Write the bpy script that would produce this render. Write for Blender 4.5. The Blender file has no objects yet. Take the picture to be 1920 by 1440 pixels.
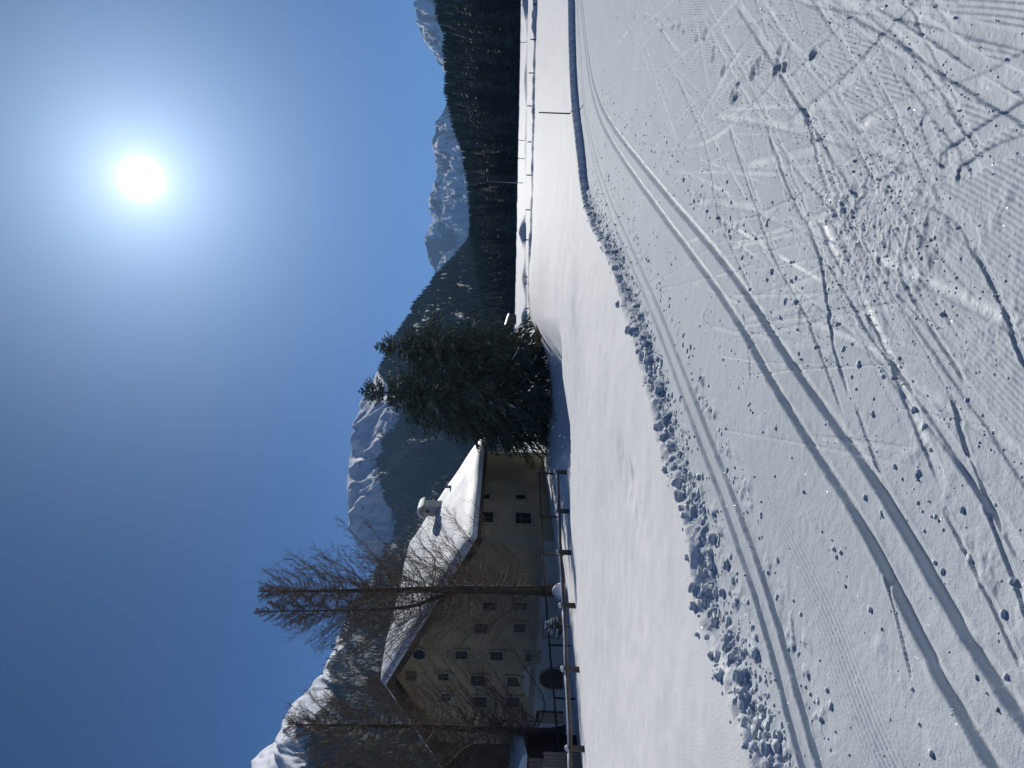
import bpy, math, random
import numpy as np
from mathutils import Vector, Matrix

# ------------------------------------------------------------------ camera, light, exposure
SC = bpy.context.scene
COL = SC.collection
FPX = 1442.0                      # focal length in pixels of the 1920 px wide photograph
CAM_H = 1.6
ROLL = math.radians(2.0)          # the phone was tilted a little
V0 = 951.0                        # row (upright) of the horizon in the middle of the frame
PITCH = math.atan((960.0 - V0) / FPX)   # slightly down
cr, sr, cp, sp = math.cos(ROLL), math.sin(ROLL), math.cos(PITCH), math.sin(PITCH)
FWD = Vector((0, cp, -sp))
UP0 = Vector((0, sp, cp))
RT0 = Vector((1, 0, 0))
RT = RT0 * cr + UP0 * sr
UPV = UP0 * cr - RT0 * sr
CAMP = Vector((0, 0, CAM_H))

cam_data = bpy.data.cameras.new('camera')
cam = bpy.data.objects.new('camera', cam_data)
COL.objects.link(cam)
cam_data.sensor_width = 36.0
cam_data.lens = 36.0 * FPX / 1920.0
cam_data.clip_start = 0.05
cam_data.clip_end = 30000
# the photograph lies on its side: its left edge is up
m = Matrix((( -UPV.x, RT.x, -FWD.x, CAMP.x),
            ( -UPV.y, RT.y, -FWD.y, CAMP.y),
            ( -UPV.z, RT.z, -FWD.z, CAMP.z),
            (0, 0, 0, 1)))
cam.matrix_world = m
SC.camera = cam

def ray(u, v):
    """direction through column u / row v of the upright 1440 x 1920 picture"""
    return (FWD + RT * ((u - 720.0) / FPX) + UPV * ((960.0 - v) / FPX))
def at(u, v, Y):
    d = ray(u, v); return CAMP + d * (Y / d.y)
def onz(u, v, z=0.0):
    d = ray(u, v); return CAMP + d * ((z - CAM_H) / d.z)
def photo(x, y, z=0.0):           # photograph coordinates (x right, y down, lying on its side)
    return onz(1440.0 - y, x, z)

SUN = ray(1440 - 335, 265).normalized()
SUN_EL = math.asin(SUN.z)
SUN_AZ = math.atan2(SUN.x, SUN.y)

world = bpy.data.worlds.new('World')
SC.world = world
world.use_nodes = True
wn, wl = world.node_tree.nodes, world.node_tree.links
wn.clear()
sky = wn.new('ShaderNodeTexSky')
sky.sky_type = 'NISHITA'
sky.sun_disc = False
sky.sun_elevation = SUN_EL
sky.sun_rotation = SUN_AZ
sky.altitude = 4000
sky.air_density = 0.7
sky.dust_density = 0.05
sky.ozone_density = 8.0
bg = wn.new('ShaderNodeBackground')
bg.inputs['Strength'].default_value = 0.055
tint = wn.new('ShaderNodeMix'); tint.data_type = 'RGBA'; tint.blend_type = 'MULTIPLY'; tint.inputs['Factor'].default_value = 1.0
tint.inputs['B'].default_value = (0.63, 0.93, 1.03, 1)         # clean high-mountain air: deeper blue
wl.new(sky.outputs[0], tint.inputs['A']); wl.new(tint.outputs['Result'], bg.inputs[0])
# circumsolar aureole: bright air right round the sun
tc = wn.new('ShaderNodeTexCoord')
dotn = wn.new('ShaderNodeVectorMath'); dotn.operation = 'DOT_PRODUCT'
nrm = wn.new('ShaderNodeVectorMath'); nrm.operation = 'NORMALIZE'
wl.new(tc.outputs['Generated'], nrm.inputs[0])
wl.new(nrm.outputs[0], dotn.inputs[0]); dotn.inputs[1].default_value = SUN
acs = wn.new('ShaderNodeMath'); acs.operation = 'ARCCOSINE'; acs.use_clamp = False
mn = wn.new('ShaderNodeMath'); mn.operation = 'MINIMUM'; mn.inputs[1].default_value = 0.999999
wl.new(dotn.outputs['Value'], mn.inputs[0]); wl.new(mn.outputs[0], acs.inputs[0])
def expfall(sigma, amp, power=1.0):
    d = wn.new('ShaderNodeMath'); d.operation = 'DIVIDE'; d.inputs[1].default_value = sigma
    wl.new(acs.outputs[0], d.inputs[0])
    p = wn.new('ShaderNodeMath'); p.operation = 'POWER'; p.inputs[1].default_value = power
    wl.new(d.outputs[0], p.inputs[0])
    n = wn.new('ShaderNodeMath'); n.operation = 'MULTIPLY'; n.inputs[1].default_value = -1.0
    wl.new(p.outputs[0], n.inputs[0])
    e = wn.new('ShaderNodeMath'); e.operation = 'EXPONENT'; wl.new(n.outputs[0], e.inputs[0])
    k = wn.new('ShaderNodeMath'); k.operation = 'MULTIPLY'; k.inputs[1].default_value = amp
    wl.new(e.outputs[0], k.inputs[0])
    return k
g1 = expfall(0.0135, 5.0, 2.0)
g2 = expfall(0.036, 0.75, 1.0)
g3 = expfall(0.15, 1.25, 1.0)
s1 = wn.new('ShaderNodeMath'); s1.operation = 'ADD'; wl.new(g1.outputs[0], s1.inputs[0]); wl.new(g2.outputs[0], s1.inputs[1])
bgs = wn.new('ShaderNodeBackground'); bgs.inputs['Color'].default_value = (1.0, 0.98, 0.95, 1)
wl.new(s1.outputs[0], bgs.inputs['Strength'])
bgh = wn.new('ShaderNodeBackground'); bgh.inputs['Color'].default_value = (0.50, 0.70, 0.93, 1)
wl.new(g3.outputs[0], bgh.inputs['Strength'])
a1 = wn.new('ShaderNodeAddShader'); a2 = wn.new('ShaderNodeAddShader')
wl.new(bg.outputs[0], a1.inputs[0]); wl.new(bgs.outputs[0], a1.inputs[1])
wl.new(a1.outputs[0], a2.inputs[0]); wl.new(bgh.outputs[0], a2.inputs[1])
wo = wn.new('ShaderNodeOutputWorld'); wl.new(a2.outputs[0], wo.inputs['Surface'])

sun_data = bpy.data.lights.new('sun', 'SUN')
sun_data.energy = 4.6
sun_data.angle = math.radians(0.53)
sun_data.color = (1.0, 0.968, 0.895)
sun = bpy.data.objects.new('sun', sun_data)
COL.objects.link(sun)
sun.rotation_euler = (-SUN).to_track_quat('-Z', 'Y').to_euler()

SC.view_settings.view_transform = 'Standard'
SC.view_settings.look = 'None'
SC.view_settings.exposure = 0.04
SC.view_settings.gamma = 1.0
SC.view_settings.use_curve_mapping = False
SC.cycles.max_bounces = 6
SC.cycles.diffuse_bounces = 2
SC.cycles.glossy_bounces = 3
SC.cycles.sample_clamp_indirect = 4.0
SC.cycles.use_denoising = True

# ------------------------------------------------------------------ helpers
def tag(o, label=None, cat=None, group=None, kind=None):
    if label: o['label'] = label
    if cat: o['category'] = cat
    if group: o['group'] = group
    if kind: o['kind'] = kind
    return o
def empty(name, loc, label, cat, group=None):
    o = bpy.data.objects.new(name, None); COL.objects.link(o)
    o.location = loc; o.empty_display_size = 0.3
    return tag(o, label, cat, group)
def big_mesh(name, V, F, mats=(), smooth=True, mat_idx=None):
    """V (n,3); F (m,k) with k = 3 or 4"""
    V = np.ascontiguousarray(V, dtype=np.float32); F = np.ascontiguousarray(F, dtype=np.int32)
    k = F.shape[1]
    me = bpy.data.meshes.new(name)
    me.vertices.add(len(V)); me.vertices.foreach_set('co', V.ravel())
    me.loops.add(F.size); me.loops.foreach_set('vertex_index', F.ravel())
    me.polygons.add(len(F))
    me.polygons.foreach_set('loop_start', np.arange(0, F.size, k, dtype=np.int32))
    me.polygons.foreach_set('loop_total', np.full(len(F), k, dtype=np.int32))
    me.polygons.foreach_set('use_smooth', np.full(len(F), smooth, dtype=bool))
    if mat_idx is not None: me.polygons.foreach_set('material_index', np.ascontiguousarray(mat_idx, dtype=np.int32))
    for mt in mats: me.materials.append(mt)
    me.update(calc_edges=True)
    return me
def add_attr(me, name, arr):
    a = me.attributes.new(name, 'FLOAT', 'POINT'); a.data.foreach_set('value', np.ascontiguousarray(arr, dtype=np.float32))
def obj(name, me, parent=None, loc=None):
    o = bpy.data.objects.new(name, me); COL.objects.link(o)
    if loc is not None: o.location = loc
    if parent is not None: o.parent = parent
    return o

class MB:
    """collects small shapes into one mesh"""
    def __init__(s): s.v, s.f = [], []
    def add(s, vs, fs):
        b = len(s.v); s.v += [tuple(p) for p in vs]; s.f += [tuple(i + b for i in f) for f in fs]
    def hexa(s, p):     # 8 points: bottom ring 0-3, top ring 4-7
        s.add(p, [(3, 2, 1, 0), (4, 5, 6, 7), (0, 1, 5, 4), (1, 2, 6, 5), (2, 3, 7, 6), (3, 0, 4, 7)])
    def box(s, c, ax, ay, az):
        c = Vector(c); ax, ay, az = Vector(ax), Vector(ay), Vector(az)
        s.hexa([c - ax - ay - az, c + ax - ay - az, c + ax + ay - az, c - ax + ay - az,
                c - ax - ay + az, c + ax - ay + az, c + ax + ay + az, c - ax + ay + az])
    def tube(s, pts, radii, n=8, cap=True):
        pts = [Vector(p) for p in pts]; rings = []
        for i, p in enumerate(pts):
            t = (pts[min(i + 1, len(pts) - 1)] - pts[max(i - 1, 0)]).normalized()
            a = t.cross(Vector((0, 0, 1)) if abs(t.z) < .9 else Vector((1, 0, 0))).normalized(); b = t.cross(a)
            rings.append([p + (a * math.cos(2 * math.pi * k / n) + b * math.sin(2 * math.pi * k / n)) * radii[i] for k in range(n)])
        vs = [q for r in rings for q in r]; fs = []
        for i in range(len(pts) - 1):
            for k in range(n):
                fs.append((i * n + k, i * n + (k + 1) % n, (i + 1) * n + (k + 1) % n, (i + 1) * n + k))
        if cap: fs += [tuple(range(n - 1, -1, -1)), tuple((len(pts) - 1) * n + k for k in range(n))]
        s.add(vs, fs)
    def prism(s, poly, off):      # closed polygon extruded by a vector
        n = len(poly); poly = [Vector(p) for p in poly]; off = Vector(off)
        s.add(poly + [p + off for p in poly], [tuple(range(n - 1, -1, -1)), tuple(range(n, 2 * n))] +
              [(i, (i + 1) % n, n + (i + 1) % n, n + i) for i in range(n)])
    def build(s, name, mat, parent=None, smooth=False, bevel=0.0, origin=None):
        o0 = Vector(origin) if origin is not None else Vector((0, 0, 0))
        me = bpy.data.meshes.new(name)
        me.from_pydata([tuple(Vector(p) - o0) for p in s.v], [], s.f)
        me.materials.append(mat)
        if smooth:
            for p in me.polygons: p.use_smooth = True
        o = obj(name, me, parent)
        if origin is not None and parent is None: o.location = o0
        import bmesh
        bm = bmesh.new(); bm.from_mesh(me); bmesh.ops.recalc_face_normals(bm, faces=bm.faces[:])
        if bevel > 0:
            bmesh.ops.bevel(bm, geom=bm.edges[:], offset=bevel, segments=1, affect='EDGES', clamp_overlap=True)
        bm.to_mesh(me); bm.free()
        return o

def tubes(P, R, sides=3):
    """P (N,K,3) polylines, R (N,K) radii -> V, F"""
    P = np.asarray(P, float); R = np.asarray(R, float); N, K, _ = P.shape
    T = np.empty_like(P); T[:, 1:-1] = P[:, 2:] - P[:, :-2]; T[:, 0] = P[:, 1] - P[:, 0]; T[:, -1] = P[:, -1] - P[:, -2]
    T /= np.linalg.norm(T, axis=2, keepdims=True) + 1e-9
    ref = np.where(np.abs(T[..., 2:3]) < 0.9, np.array([0, 0, 1.0]), np.array([1.0, 0, 0]))
    A = np.cross(T, ref); A /= np.linalg.norm(A, axis=2, keepdims=True) + 1e-9
    B = np.cross(T, A)
    ang = np.arange(sides) * 2 * np.pi / sides
    V = P[:, :, None, :] + R[:, :, None, None] * (A[:, :, None, :] * np.cos(ang)[None, None, :, None] + B[:, :, None, :] * np.sin(ang)[None, None, :, None])
    idx = np.arange(N * K * sides).reshape(N, K, sides)
    nx = np.roll(idx, -1, axis=2)
    F = np.stack([idx[:, :-1], nx[:, :-1], nx[:, 1:], idx[:, 1:]], axis=-1).reshape(-1, 4)
    return V.reshape(-1, 3), F
def join(parts):
    Vs, Fs, b = [], [], 0
    for V, F in parts:
        Vs.append(V); Fs.append(F + b); b += len(V)
    return np.concatenate(Vs), np.concatenate(Fs)

def _hash(ix, iy, seed):
    h = (ix.astype(np.int64) * 374761393 + iy.astype(np.int64) * 668265263 + seed * 1442695041) & 0xffffffff
    h = ((h ^ (h >> 13)) * 1274126177) & 0xffffffff
    h = (h ^ (h >> 16)) & 0xffffff
    return h / float(0xffffff)
def vnoise(x, y, seed=0):
    ix, iy = np.floor(x), np.floor(y); fx, fy = x - ix, y - iy
    fx = fx * fx * fx * (fx * (fx * 6 - 15) + 10); fy = fy * fy * fy * (fy * (fy * 6 - 15) + 10)
    a = _hash(ix, iy, seed); b = _hash(ix + 1, iy, seed); c = _hash(ix, iy + 1, seed); d = _hash(ix + 1, iy + 1, seed)
    return (a + (b - a) * fx) * (1 - fy) + (c + (d - c) * fx) * fy - 0.5
def fbm(x, y, octs=4, seed=0, gain=0.5):
    s, a, t = 0.0, 1.0, 0.0
    for k in range(octs):
        s = s + a * vnoise(x, y, seed + k * 17); t += a
        c, d = math.cos(0.6), math.sin(0.6)
        x, y = (x * c - y * d) * 2.03 + 7.1, (x * d + y * c) * 2.03 + 3.3; a *= gain
    return s / t * 2
def sstep(a, b, x):
    t = np.clip((x - a) / (b - a), 0, 1); return t * t * (3 - 2 * t)

# ------------------------------------------------------------------ materials
def new_mat(name):
    mt = bpy.data.materials.new(name); mt.use_nodes = True
    return mt, mt.node_tree.nodes, mt.node_tree.links, mt.node_tree.nodes['Principled BSDF']
def simple(name, col, rough=0.8, var=0.25, scale=3.0, bump=0.0, bscale=30.0, stretch=(1, 1, 1), spec=0.3):
    mt, n, l, b = new_mat(name)
    tcn = n.new('ShaderNodeTexCoord'); mp = n.new('ShaderNodeMapping'); mp.inputs['Scale'].default_value = stretch
    l.new(tcn.outputs['Object'], mp.inputs[0])
    nz = n.new('ShaderNodeTexNoise'); nz.inputs['Scale'].default_value = scale; nz.inputs['Detail'].default_value = 5
    l.new(mp.outputs[0], nz.inputs['Vector'])
    rmp = n.new('ShaderNodeValToRGB')
    rmp.color_ramp.elements[0].position = 0.3; rmp.color_ramp.elements[1].position = 0.7
    rmp.color_ramp.elements[0].color = tuple(c * (1 - var) for c in col) + (1,)
    rmp.color_ramp.elements[1].color = tuple(min(1, c * (1 + var)) for c in col) + (1,)
    l.new(nz.outputs['Fac'], rmp.inputs[0]); l.new(rmp.outputs[0], b.inputs['Base Color'])
    b.inputs['Roughness'].default_value = rough; b.inputs['Specular IOR Level'].default_value = spec
    if bump > 0:
        n2 = n.new('ShaderNodeTexNoise'); n2.inputs['Scale'].default_value = bscale; n2.inputs['Detail'].default_value = 6
        l.new(mp.outputs[0], n2.inputs['Vector'])
        bp = n.new('ShaderNodeBump'); bp.inputs['Strength'].default_value = 1.0; bp.inputs['Distance'].default_value = bump
        l.new(n2.outputs['Fac'], bp.inputs['Height']); l.new(bp.outputs[0], b.inputs['Normal'])
    return mt

def snow_mat(name, col=(0.84, 0.87, 0.91), rough=0.55, fine=0.004, sparkle=0.0, polish=False, spec=0.35):
    mt, n, l, b = new_mat(name)
    tcn = n.new('ShaderNodeTexCoord')
    nz = n.new('ShaderNodeTexNoise'); nz.inputs['Scale'].default_value = 55; nz.inputs['Detail'].default_value = 5; nz.inputs['Roughness'].default_value = 0.65
    l.new(tcn.outputs['Object'], nz.inputs['Vector'])
    nb = n.new('ShaderNodeTexNoise'); nb.inputs['Scale'].default_value = 1.3; nb.inputs['Detail'].default_value = 4
    l.new(tcn.outputs['Object'], nb.inputs['Vector'])
    rmp = n.new('ShaderNodeValToRGB'); rmp.color_ramp.elements[0].position = .3; rmp.color_ramp.elements[1].position = .7
    rmp.color_ramp.elements[0].color = tuple(c * .955 for c in col) + (1,); rmp.color_ramp.elements[1].color = tuple(min(.95, c * 1.02) for c in col) + (1,)
    l.new(nb.outputs['Fac'], rmp.inputs[0]); l.new(rmp.outputs[0], b.inputs['Base Color'])
    b.inputs['Roughness'].default_value = rough; b.inputs['IOR'].default_value = 1.31
    b.inputs['Specular IOR Level'].default_value = spec
    bp = n.new('ShaderNodeBump'); bp.inputs['Distance'].default_value = fine; bp.inputs['Strength'].default_value = 1.0
    l.new(nz.outputs['Fac'], bp.inputs['Height']); l.new(bp.outputs[0], b.inputs['Normal'])
    out = n['Material Output']
    if polish:          # ski tracks rubbed to ice reflect like ice
        at_ = n.new('ShaderNodeAttribute'); at_.attribute_name = 'polish'
        mr = n.new('ShaderNodeMapRange'); mr.inputs['To Min'].default_value = rough; mr.inputs['To Max'].default_value = 0.26
        l.new(at_.outputs['Fac'], mr.inputs['Value']); l.new(mr.outputs[0], b.inputs['Roughness'])
        mr2 = n.new('ShaderNodeMapRange'); mr2.inputs['To Min'].default_value = spec; mr2.inputs['To Max'].default_value = 0.9
        l.new(at_.outputs['Fac'], mr2.inputs['Value']); l.new(mr2.outputs[0], b.inputs['Specular IOR Level'])
    if polish:          # comb marks of the groomer
        ap = n.new('ShaderNodeAttribute'); ap.attribute_name = 'cord_phase'; aa = n.new('ShaderNodeAttribute'); aa.attribute_name = 'cord_amp'
        k = n.new('ShaderNodeMath'); k.operation = 'MULTIPLY'; k.inputs[1].default_value = 2 * math.pi; l.new(ap.outputs['Fac'], k.inputs[0])
        sn = n.new('ShaderNodeMath'); sn.operation = 'SINE'; l.new(k.outputs[0], sn.inputs[0])
        ng = n.new('ShaderNodeTexNoise'); ng.inputs['Scale'].default_value = 26; ng.inputs['Detail'].default_value = 4; l.new(tcn.outputs['Object'], ng.inputs['Vector'])
        gr = n.new('ShaderNodeMapRange'); gr.inputs['From Min'].default_value = .35; gr.inputs['From Max'].default_value = .6; l.new(ng.outputs['Fac'], gr.inputs['Value'])
        m1 = n.new('ShaderNodeMath'); m1.operation = 'MULTIPLY'; l.new(sn.outputs[0], m1.inputs[0]); l.new(aa.outputs['Fac'], m1.inputs[1])
        m2 = n.new('ShaderNodeMath'); m2.operation = 'MULTIPLY'; l.new(m1.outputs[0], m2.inputs[0]); l.new(gr.outputs[0], m2.inputs[1])
        b2 = n.new('ShaderNodeBump'); b2.inputs['Distance'].default_value = .0030; b2.inputs['Strength'].default_value = 1.0
        l.new(m2.outputs[0], b2.inputs['Height']); l.new(bp.outputs[0], b2.inputs['Normal'])
        nf = n.new('ShaderNodeTexNoise'); nf.inputs['Scale'].default_value = 210; nf.inputs['Detail'].default_value = 3; l.new(tcn.outputs['Object'], nf.inputs['Vector'])
        b3 = n.new('ShaderNodeBump'); b3.inputs['Distance'].default_value = .0007; b3.inputs['Strength'].default_value = 1.0
        l.new(nf.outputs['Fac'], b3.inputs['Height']); l.new(b2.outputs[0], b3.inputs['Normal']); l.new(b3.outputs[0], b.inputs['Normal'])
    if sparkle > 0:     # scattered flat ice crystals that face every which way
        vo = n.new('ShaderNodeTexVoronoi'); vo.inputs['Scale'].default_value = 55.0
        l.new(tcn.outputs['Object'], vo.inputs['Vector'])
        sb = n.new('ShaderNodeVectorMath'); sb.operation = 'SUBTRACT'; sb.inputs[1].default_value = (.5, .5, .5)
        l.new(vo.outputs['Color'], sb.inputs[0])
        sc_ = n.new('ShaderNodeVectorMath'); sc_.operation = 'MULTIPLY'; sc_.inputs[1].default_value = (1.7, 1.7, .2)
        l.new(sb.outputs[0], sc_.inputs[0])
        ad = n.new('ShaderNodeVectorMath'); ad.operation = 'ADD'; ad.inputs[1].default_value = (0, 0, 1)
        l.new(sc_.outputs[0], ad.inputs[0])
        no = n.new('ShaderNodeVectorMath'); no.operation = 'NORMALIZE'; l.new(ad.outputs[0], no.inputs[0])
        gl = n.new('ShaderNodeBsdfGlossy'); gl.inputs['Roughness'].default_value = 0.25; gl.inputs['Color'].default_value = (1, 1, 1, 1)
        l.new(no.outputs[0], gl.inputs['Normal'])
        lt = n.new('ShaderNodeMath'); lt.operation = 'LESS_THAN'; lt.inputs[1].default_value = 0.125
        l.new(vo.outputs['Distance'], lt.inputs[0])
        mu = n.new('ShaderNodeMath'); mu.operation = 'MULTIPLY'; mu.inputs[1].default_value = sparkle
        l.new(lt.outputs[0], mu.inputs[0])
        mx = n.new('ShaderNodeMixShader'); l.new(mu.outputs[0], mx.inputs[0]); l.new(b.outputs[0], mx.inputs[1]); l.new(gl.outputs[0], mx.inputs[2])
        l.new(mx.outputs[0], out.inputs['Surface'])
    return mt

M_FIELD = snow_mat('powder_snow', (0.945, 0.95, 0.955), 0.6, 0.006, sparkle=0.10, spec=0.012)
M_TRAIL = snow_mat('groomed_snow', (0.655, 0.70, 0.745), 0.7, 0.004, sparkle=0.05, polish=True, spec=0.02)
M_CLOD = snow_mat('clod_snow', (0.72, 0.76, 0.81), 0.75, 0.003, spec=0.1)
M_RSNOW = snow_mat('roof_snow', (0.80, 0.83, 0.87), 0.55, 0.02, spec=0.3)
M_NEEDLE = simple('spruce_needles', (0.095, 0.115, 0.085), 0.8, 0.45, 2.2)
M_NEEDLE2 = simple('forest_needles', (0.080, 0.104, 0.086), 0.85, 0.45, 0.25)
M_BRONZE = simple('larch_twigs_far', (0.052, 0.047, 0.040), 0.85, 0.35, 0.4)
M_BARK = simple('bark', (0.075, 0.058, 0.045), 0.9, 0.4, 6, 0.02, 14, (1, 1, .25))
M_TWIG = simple('twigs', (0.150, 0.112, 0.082), 0.85, 0.3, 4)
M_WOOD = simple('weathered_wood', (0.115, 0.098, 0.085), 0.85, 0.35, 4, 0.006, 20, (6, 6, .6))
M_WOODD = simple('dark_wood', (0.075, 0.055, 0.042), 0.85, 0.35, 4, 0.006, 20, (6, 6, .6))
M_PLANK = simple('larch_boards', (0.33, 0.24, 0.17), 0.8, 0.25, 5, 0.004, 20, (7, 7, .5))
M_PLASTER = simple('ochre_plaster', (0.37, 0.31, 0.20), 0.9, 0.2, 0.7, 0.006, 9)
M_WHITE = simple('limewashed_plaster', (0.46, 0.47, 0.45), 0.9, 0.14, 0.8, 0.006, 9)
M_TRIM = simple('painted_stone_trim', (0.33, 0.30, 0.24), 0.85, 0.14, 1.5, 0.003, 14)
M_GLASS, gn, gl_, gb = new_mat('window_glass')
gb.inputs['Base Color'].default_value = (0.025, 0.026, 0.028, 1); gb.inputs['Roughness'].default_value = 0.12; gb.inputs['Specular IOR Level'].default_value = 0.15
M_ROOF = simple('roof_shingles', (0.10, 0.075, 0.06), 0.85, 0.3, 5, 0.01, 12)
M_STRAW = simple('dry_grass', (0.36, 0.23, 0.10), 0.9, 0.3, 12)
M_METAL = simple('grey_pole', (0.20, 0.21, 0.22), 0.5, 0.1, 3)

# ------------------------------------------------------------------ the lie of the land
def polyline(pts, z=0.0):
    return np.array([[*photo(x, y, z)[:2]] for x, y in pts])
def smooth_line(P, n=8):
    """Catmull-Rom resample"""
    P = np.asarray(P, float); Q = np.vstack([2 * P[0] - P[1], P, 2 * P[-1] - P[-2]]); out = []
    for i in range(1, len(Q) - 2):
        for t in np.linspace(0, 1, n, endpoint=False):
            a, b, c, d = Q[i - 1], Q[i], Q[i + 1], Q[i + 2]
            out.append(.5 * (2 * b + (c - a) * t + (2 * a - 5 * b + 4 * c - d) * t * t + (3 * b - a - 3 * c + d) * t ** 3))
    out.append(P[-1]); return np.array(out)
def relax(P, k):
    P = P.copy()
    for _ in range(k): P[1:-1] = .25 * P[:-2] + .5 * P[1:-1] + .25 * P[2:]
    return P
def extend(P, a, b):
    d0 = (P[0] - P[1]) / np.linalg.norm(P[0] - P[1]); d1 = (P[-1] - P[-2]) / np.linalg.norm(P[-1] - P[-2])
    return np.vstack([P[0] + d0 * a, P, P[-1] + d1 * b])
def sdist(x, y, P):
    """signed distance (left of the line positive) and arc length of the foot point"""
    best = np.full(x.shape, 1e18); sg = np.zeros(x.shape); arc = np.zeros(x.shape); s0 = 0.0
    for a, b in zip(P[:-1], P[1:]):
        dx, dy = b - a; L2 = dx * dx + dy * dy; L = math.sqrt(L2)
        if L < 1e-6: continue
        t = np.clip(((x - a[0]) * dx + (y - a[1]) * dy) / L2, 0, 1)
        ex, ey = x - a[0] - t * dx, y - a[1] - t * dy; d2 = ex * ex + ey * ey
        c = dx * (y - a[1]) - dy * (x - a[0])
        w = d2 < best
        best = np.where(w, d2, best); sg = np.where(w, c, sg); arc = np.where(w, s0 + t * L, arc)
        s0 += L
    return np.sqrt(best) * np.where(sg >= 0, 1, -1), arc

EDGE = polyline([(1407, 1439), (1364, 1324), (1350, 1267), (1331, 1228), (1299, 1152), (1290, 1080), (1283, 1008), (1270, 955), (1240, 878), (1225, 815),
                 (1211, 748), (1196, 696), (1182, 638), (1163, 576), (1148, 509), (1138, 484), (1124, 455), (1109, 431), (1097, 400), (1090, 373), (1086, 344),
                 (1084, 313), (1082, 278), (1078, 233), (1073, 178), (1069, 100), (1067, 0)], 0.15)
EDGE = extend(relax(smooth_line(EDGE, 4), 2), 25, 60)
TRA = polyline([(1877, 1439), (1815, 1339), (1762, 1267), (1719, 1176), (1676, 1089), (1628, 998), (1594, 940), (1556, 882), (1508, 815), (1465, 748),
                (1422, 662), (1383, 590), (1335, 523), (1304, 480), (1273, 455), (1235, 388), (1192, 321), (1153, 287), (1129, 244), (1117, 211), (1108, 172), (1101, 125), (1094, 62), (1089, 0)])
TRA = extend(relax(smooth_line(relax(TRA, 3), 4), 4), 12, 60)
TRB = polyline([(1527, 1439), (1484, 1295), (1450, 1180), (1422, 1070), (1374, 960), (1355, 897), (1311, 787), (1268, 686), (1225, 576), (1189, 480),
                (1168, 431), (1139, 383), (1121, 335), (1108, 287), (1099, 230), (1094, 168), (1088, 96), (1083, 0)])
TRB = extend(relax(smooth_line(relax(TRB, 3), 4), 4), 12, 60)

CTRL = []
def ctl_uvY(u, v, Y): p = at(u, v, Y); CTRL.append((p.x, p.y, p.z))
def ctl_aYz(u, Y, z): CTRL.append(((u - 720) / FPX * Y, Y, z))
for u in (-100, 300, 720, 1100, 1540): ctl_aYz(u, 2.2, 0); ctl_aYz(u, 4.0, 0)
for u in (600, 900, 1200, 1540): ctl_aYz(u, 7.0, 0)
for u in (1000, 1200, 1440, 1640): ctl_aYz(u, 12, 0)
for u in (1200, 1440, 1640): ctl_aYz(u, 20, 0)
ctl_aYz(1000, 20, -.12); ctl_aYz(1000, 33, -.2)
for u, v in ((1540, 1015), (1430, 1013), (1200, 1007), (1000, 1003), (830, 1000)): ctl_uvY(u, v, 57)
for u, v in ((1600, 979), (1440, 977), (1200, 972.5), (1000, 969), (820, 966), (640, 965)): ctl_uvY(u, v, 258)
for u, v, Y in ((35, 1106, 26), (184, 1095, 28.6), (304, 1088, 31.2), (403, 1079, 33.8), (481, 1074, 36.4), (554, 1070, 39)): ctl_uvY(u, v, Y)
for u, v, Y in ((428, 1046, 52), (590, 1021, 63), (150, 1061, 57.4), (20, 1061, 61), (-150, 1060, 66), (700, 1035, 58), (790, 1032, 58), (680, 1073, 31), (830, 1050, 30), (-200, 1110, 26)): ctl_uvY(u, v, Y)
for u, Y, z in ((0, 7, -.1), (0, 13, -.62), (300, 13, -.52), (550, 14, -.36), (700, 17, -.36), (400, 90, -2.2), (0, 90, -3), (640, 90, -1.6), (800, 90, -.9), (300, 250, -1), (-100, 250, -1)): ctl_aYz(u, Y, z)
CTRL = np.array(CTRL)
def tcoord(x, y):
    th = np.clip(np.arctan2(x, y), -.95, .95); r = np.clip(np.hypot(x, y), 2.0, 300.0)
    return th * 2.2, np.log(r)
def tpsk(d2): return np.where(d2 > 1e-12, d2 * np.log(d2 + 1e-12), 0.0)
cx_, cy_ = tcoord(CTRL[:, 0], CTRL[:, 1])
nC = len(CTRL)
K = tpsk((cx_[:, None] - cx_[None]) ** 2 + (cy_[:, None] - cy_[None]) ** 2) + np.eye(nC) * 0.01
A_ = np.zeros((nC + 3, nC + 3)); A_[:nC, :nC] = K; A_[:nC, nC] = 1; A_[:nC, nC + 1] = cx_; A_[:nC, nC + 2] = cy_
A_[nC:, :nC] = A_[:nC, nC:].T
W_ = np.linalg.solve(A_, np.concatenate([CTRL[:, 2], [0, 0, 0]]))
HILL_U = np.array([-300, 200, 700, 820, 1000, 1100, 1160, 1230, 1300, 1380, 1440, 1600])
HILL_S = np.array([0.0, 0.02, .05, .06, .07, .09, .11, .155, .18, .20, .235, .25])
def base_z(x, y):
    a, b = tcoord(x, y)
    z = np.full(np.shape(a), W_[nC]) + W_[nC + 1] * a + W_[nC + 2] * b
    for i in range(nC): z = z + W_[i] * tpsk((a - cx_[i]) ** 2 + (b - cy_[i]) ** 2)
    r = np.hypot(x, y); u = 720 + FPX * np.tan(np.clip(np.arctan2(x, y), -.9, .9))
    z = z * sstep(1.2, 2.5, r) * sstep(-6, 1.5, y)
    z = z + np.interp(u, HILL_U, HILL_S) * np.clip(r - 268, 0, 150) * sstep(262, 300, r) * (y > 0)
    return z
BANK1 = np.array([(1480, .42), (1440, .40), (1400, .34), (1350, .16), (1300, .2), (1240, .2), (1170, .16), (1100, .15), (1040, .14), (1000, .22), (940, .12), (880, .12), (800, .1)])[::-1]
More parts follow.
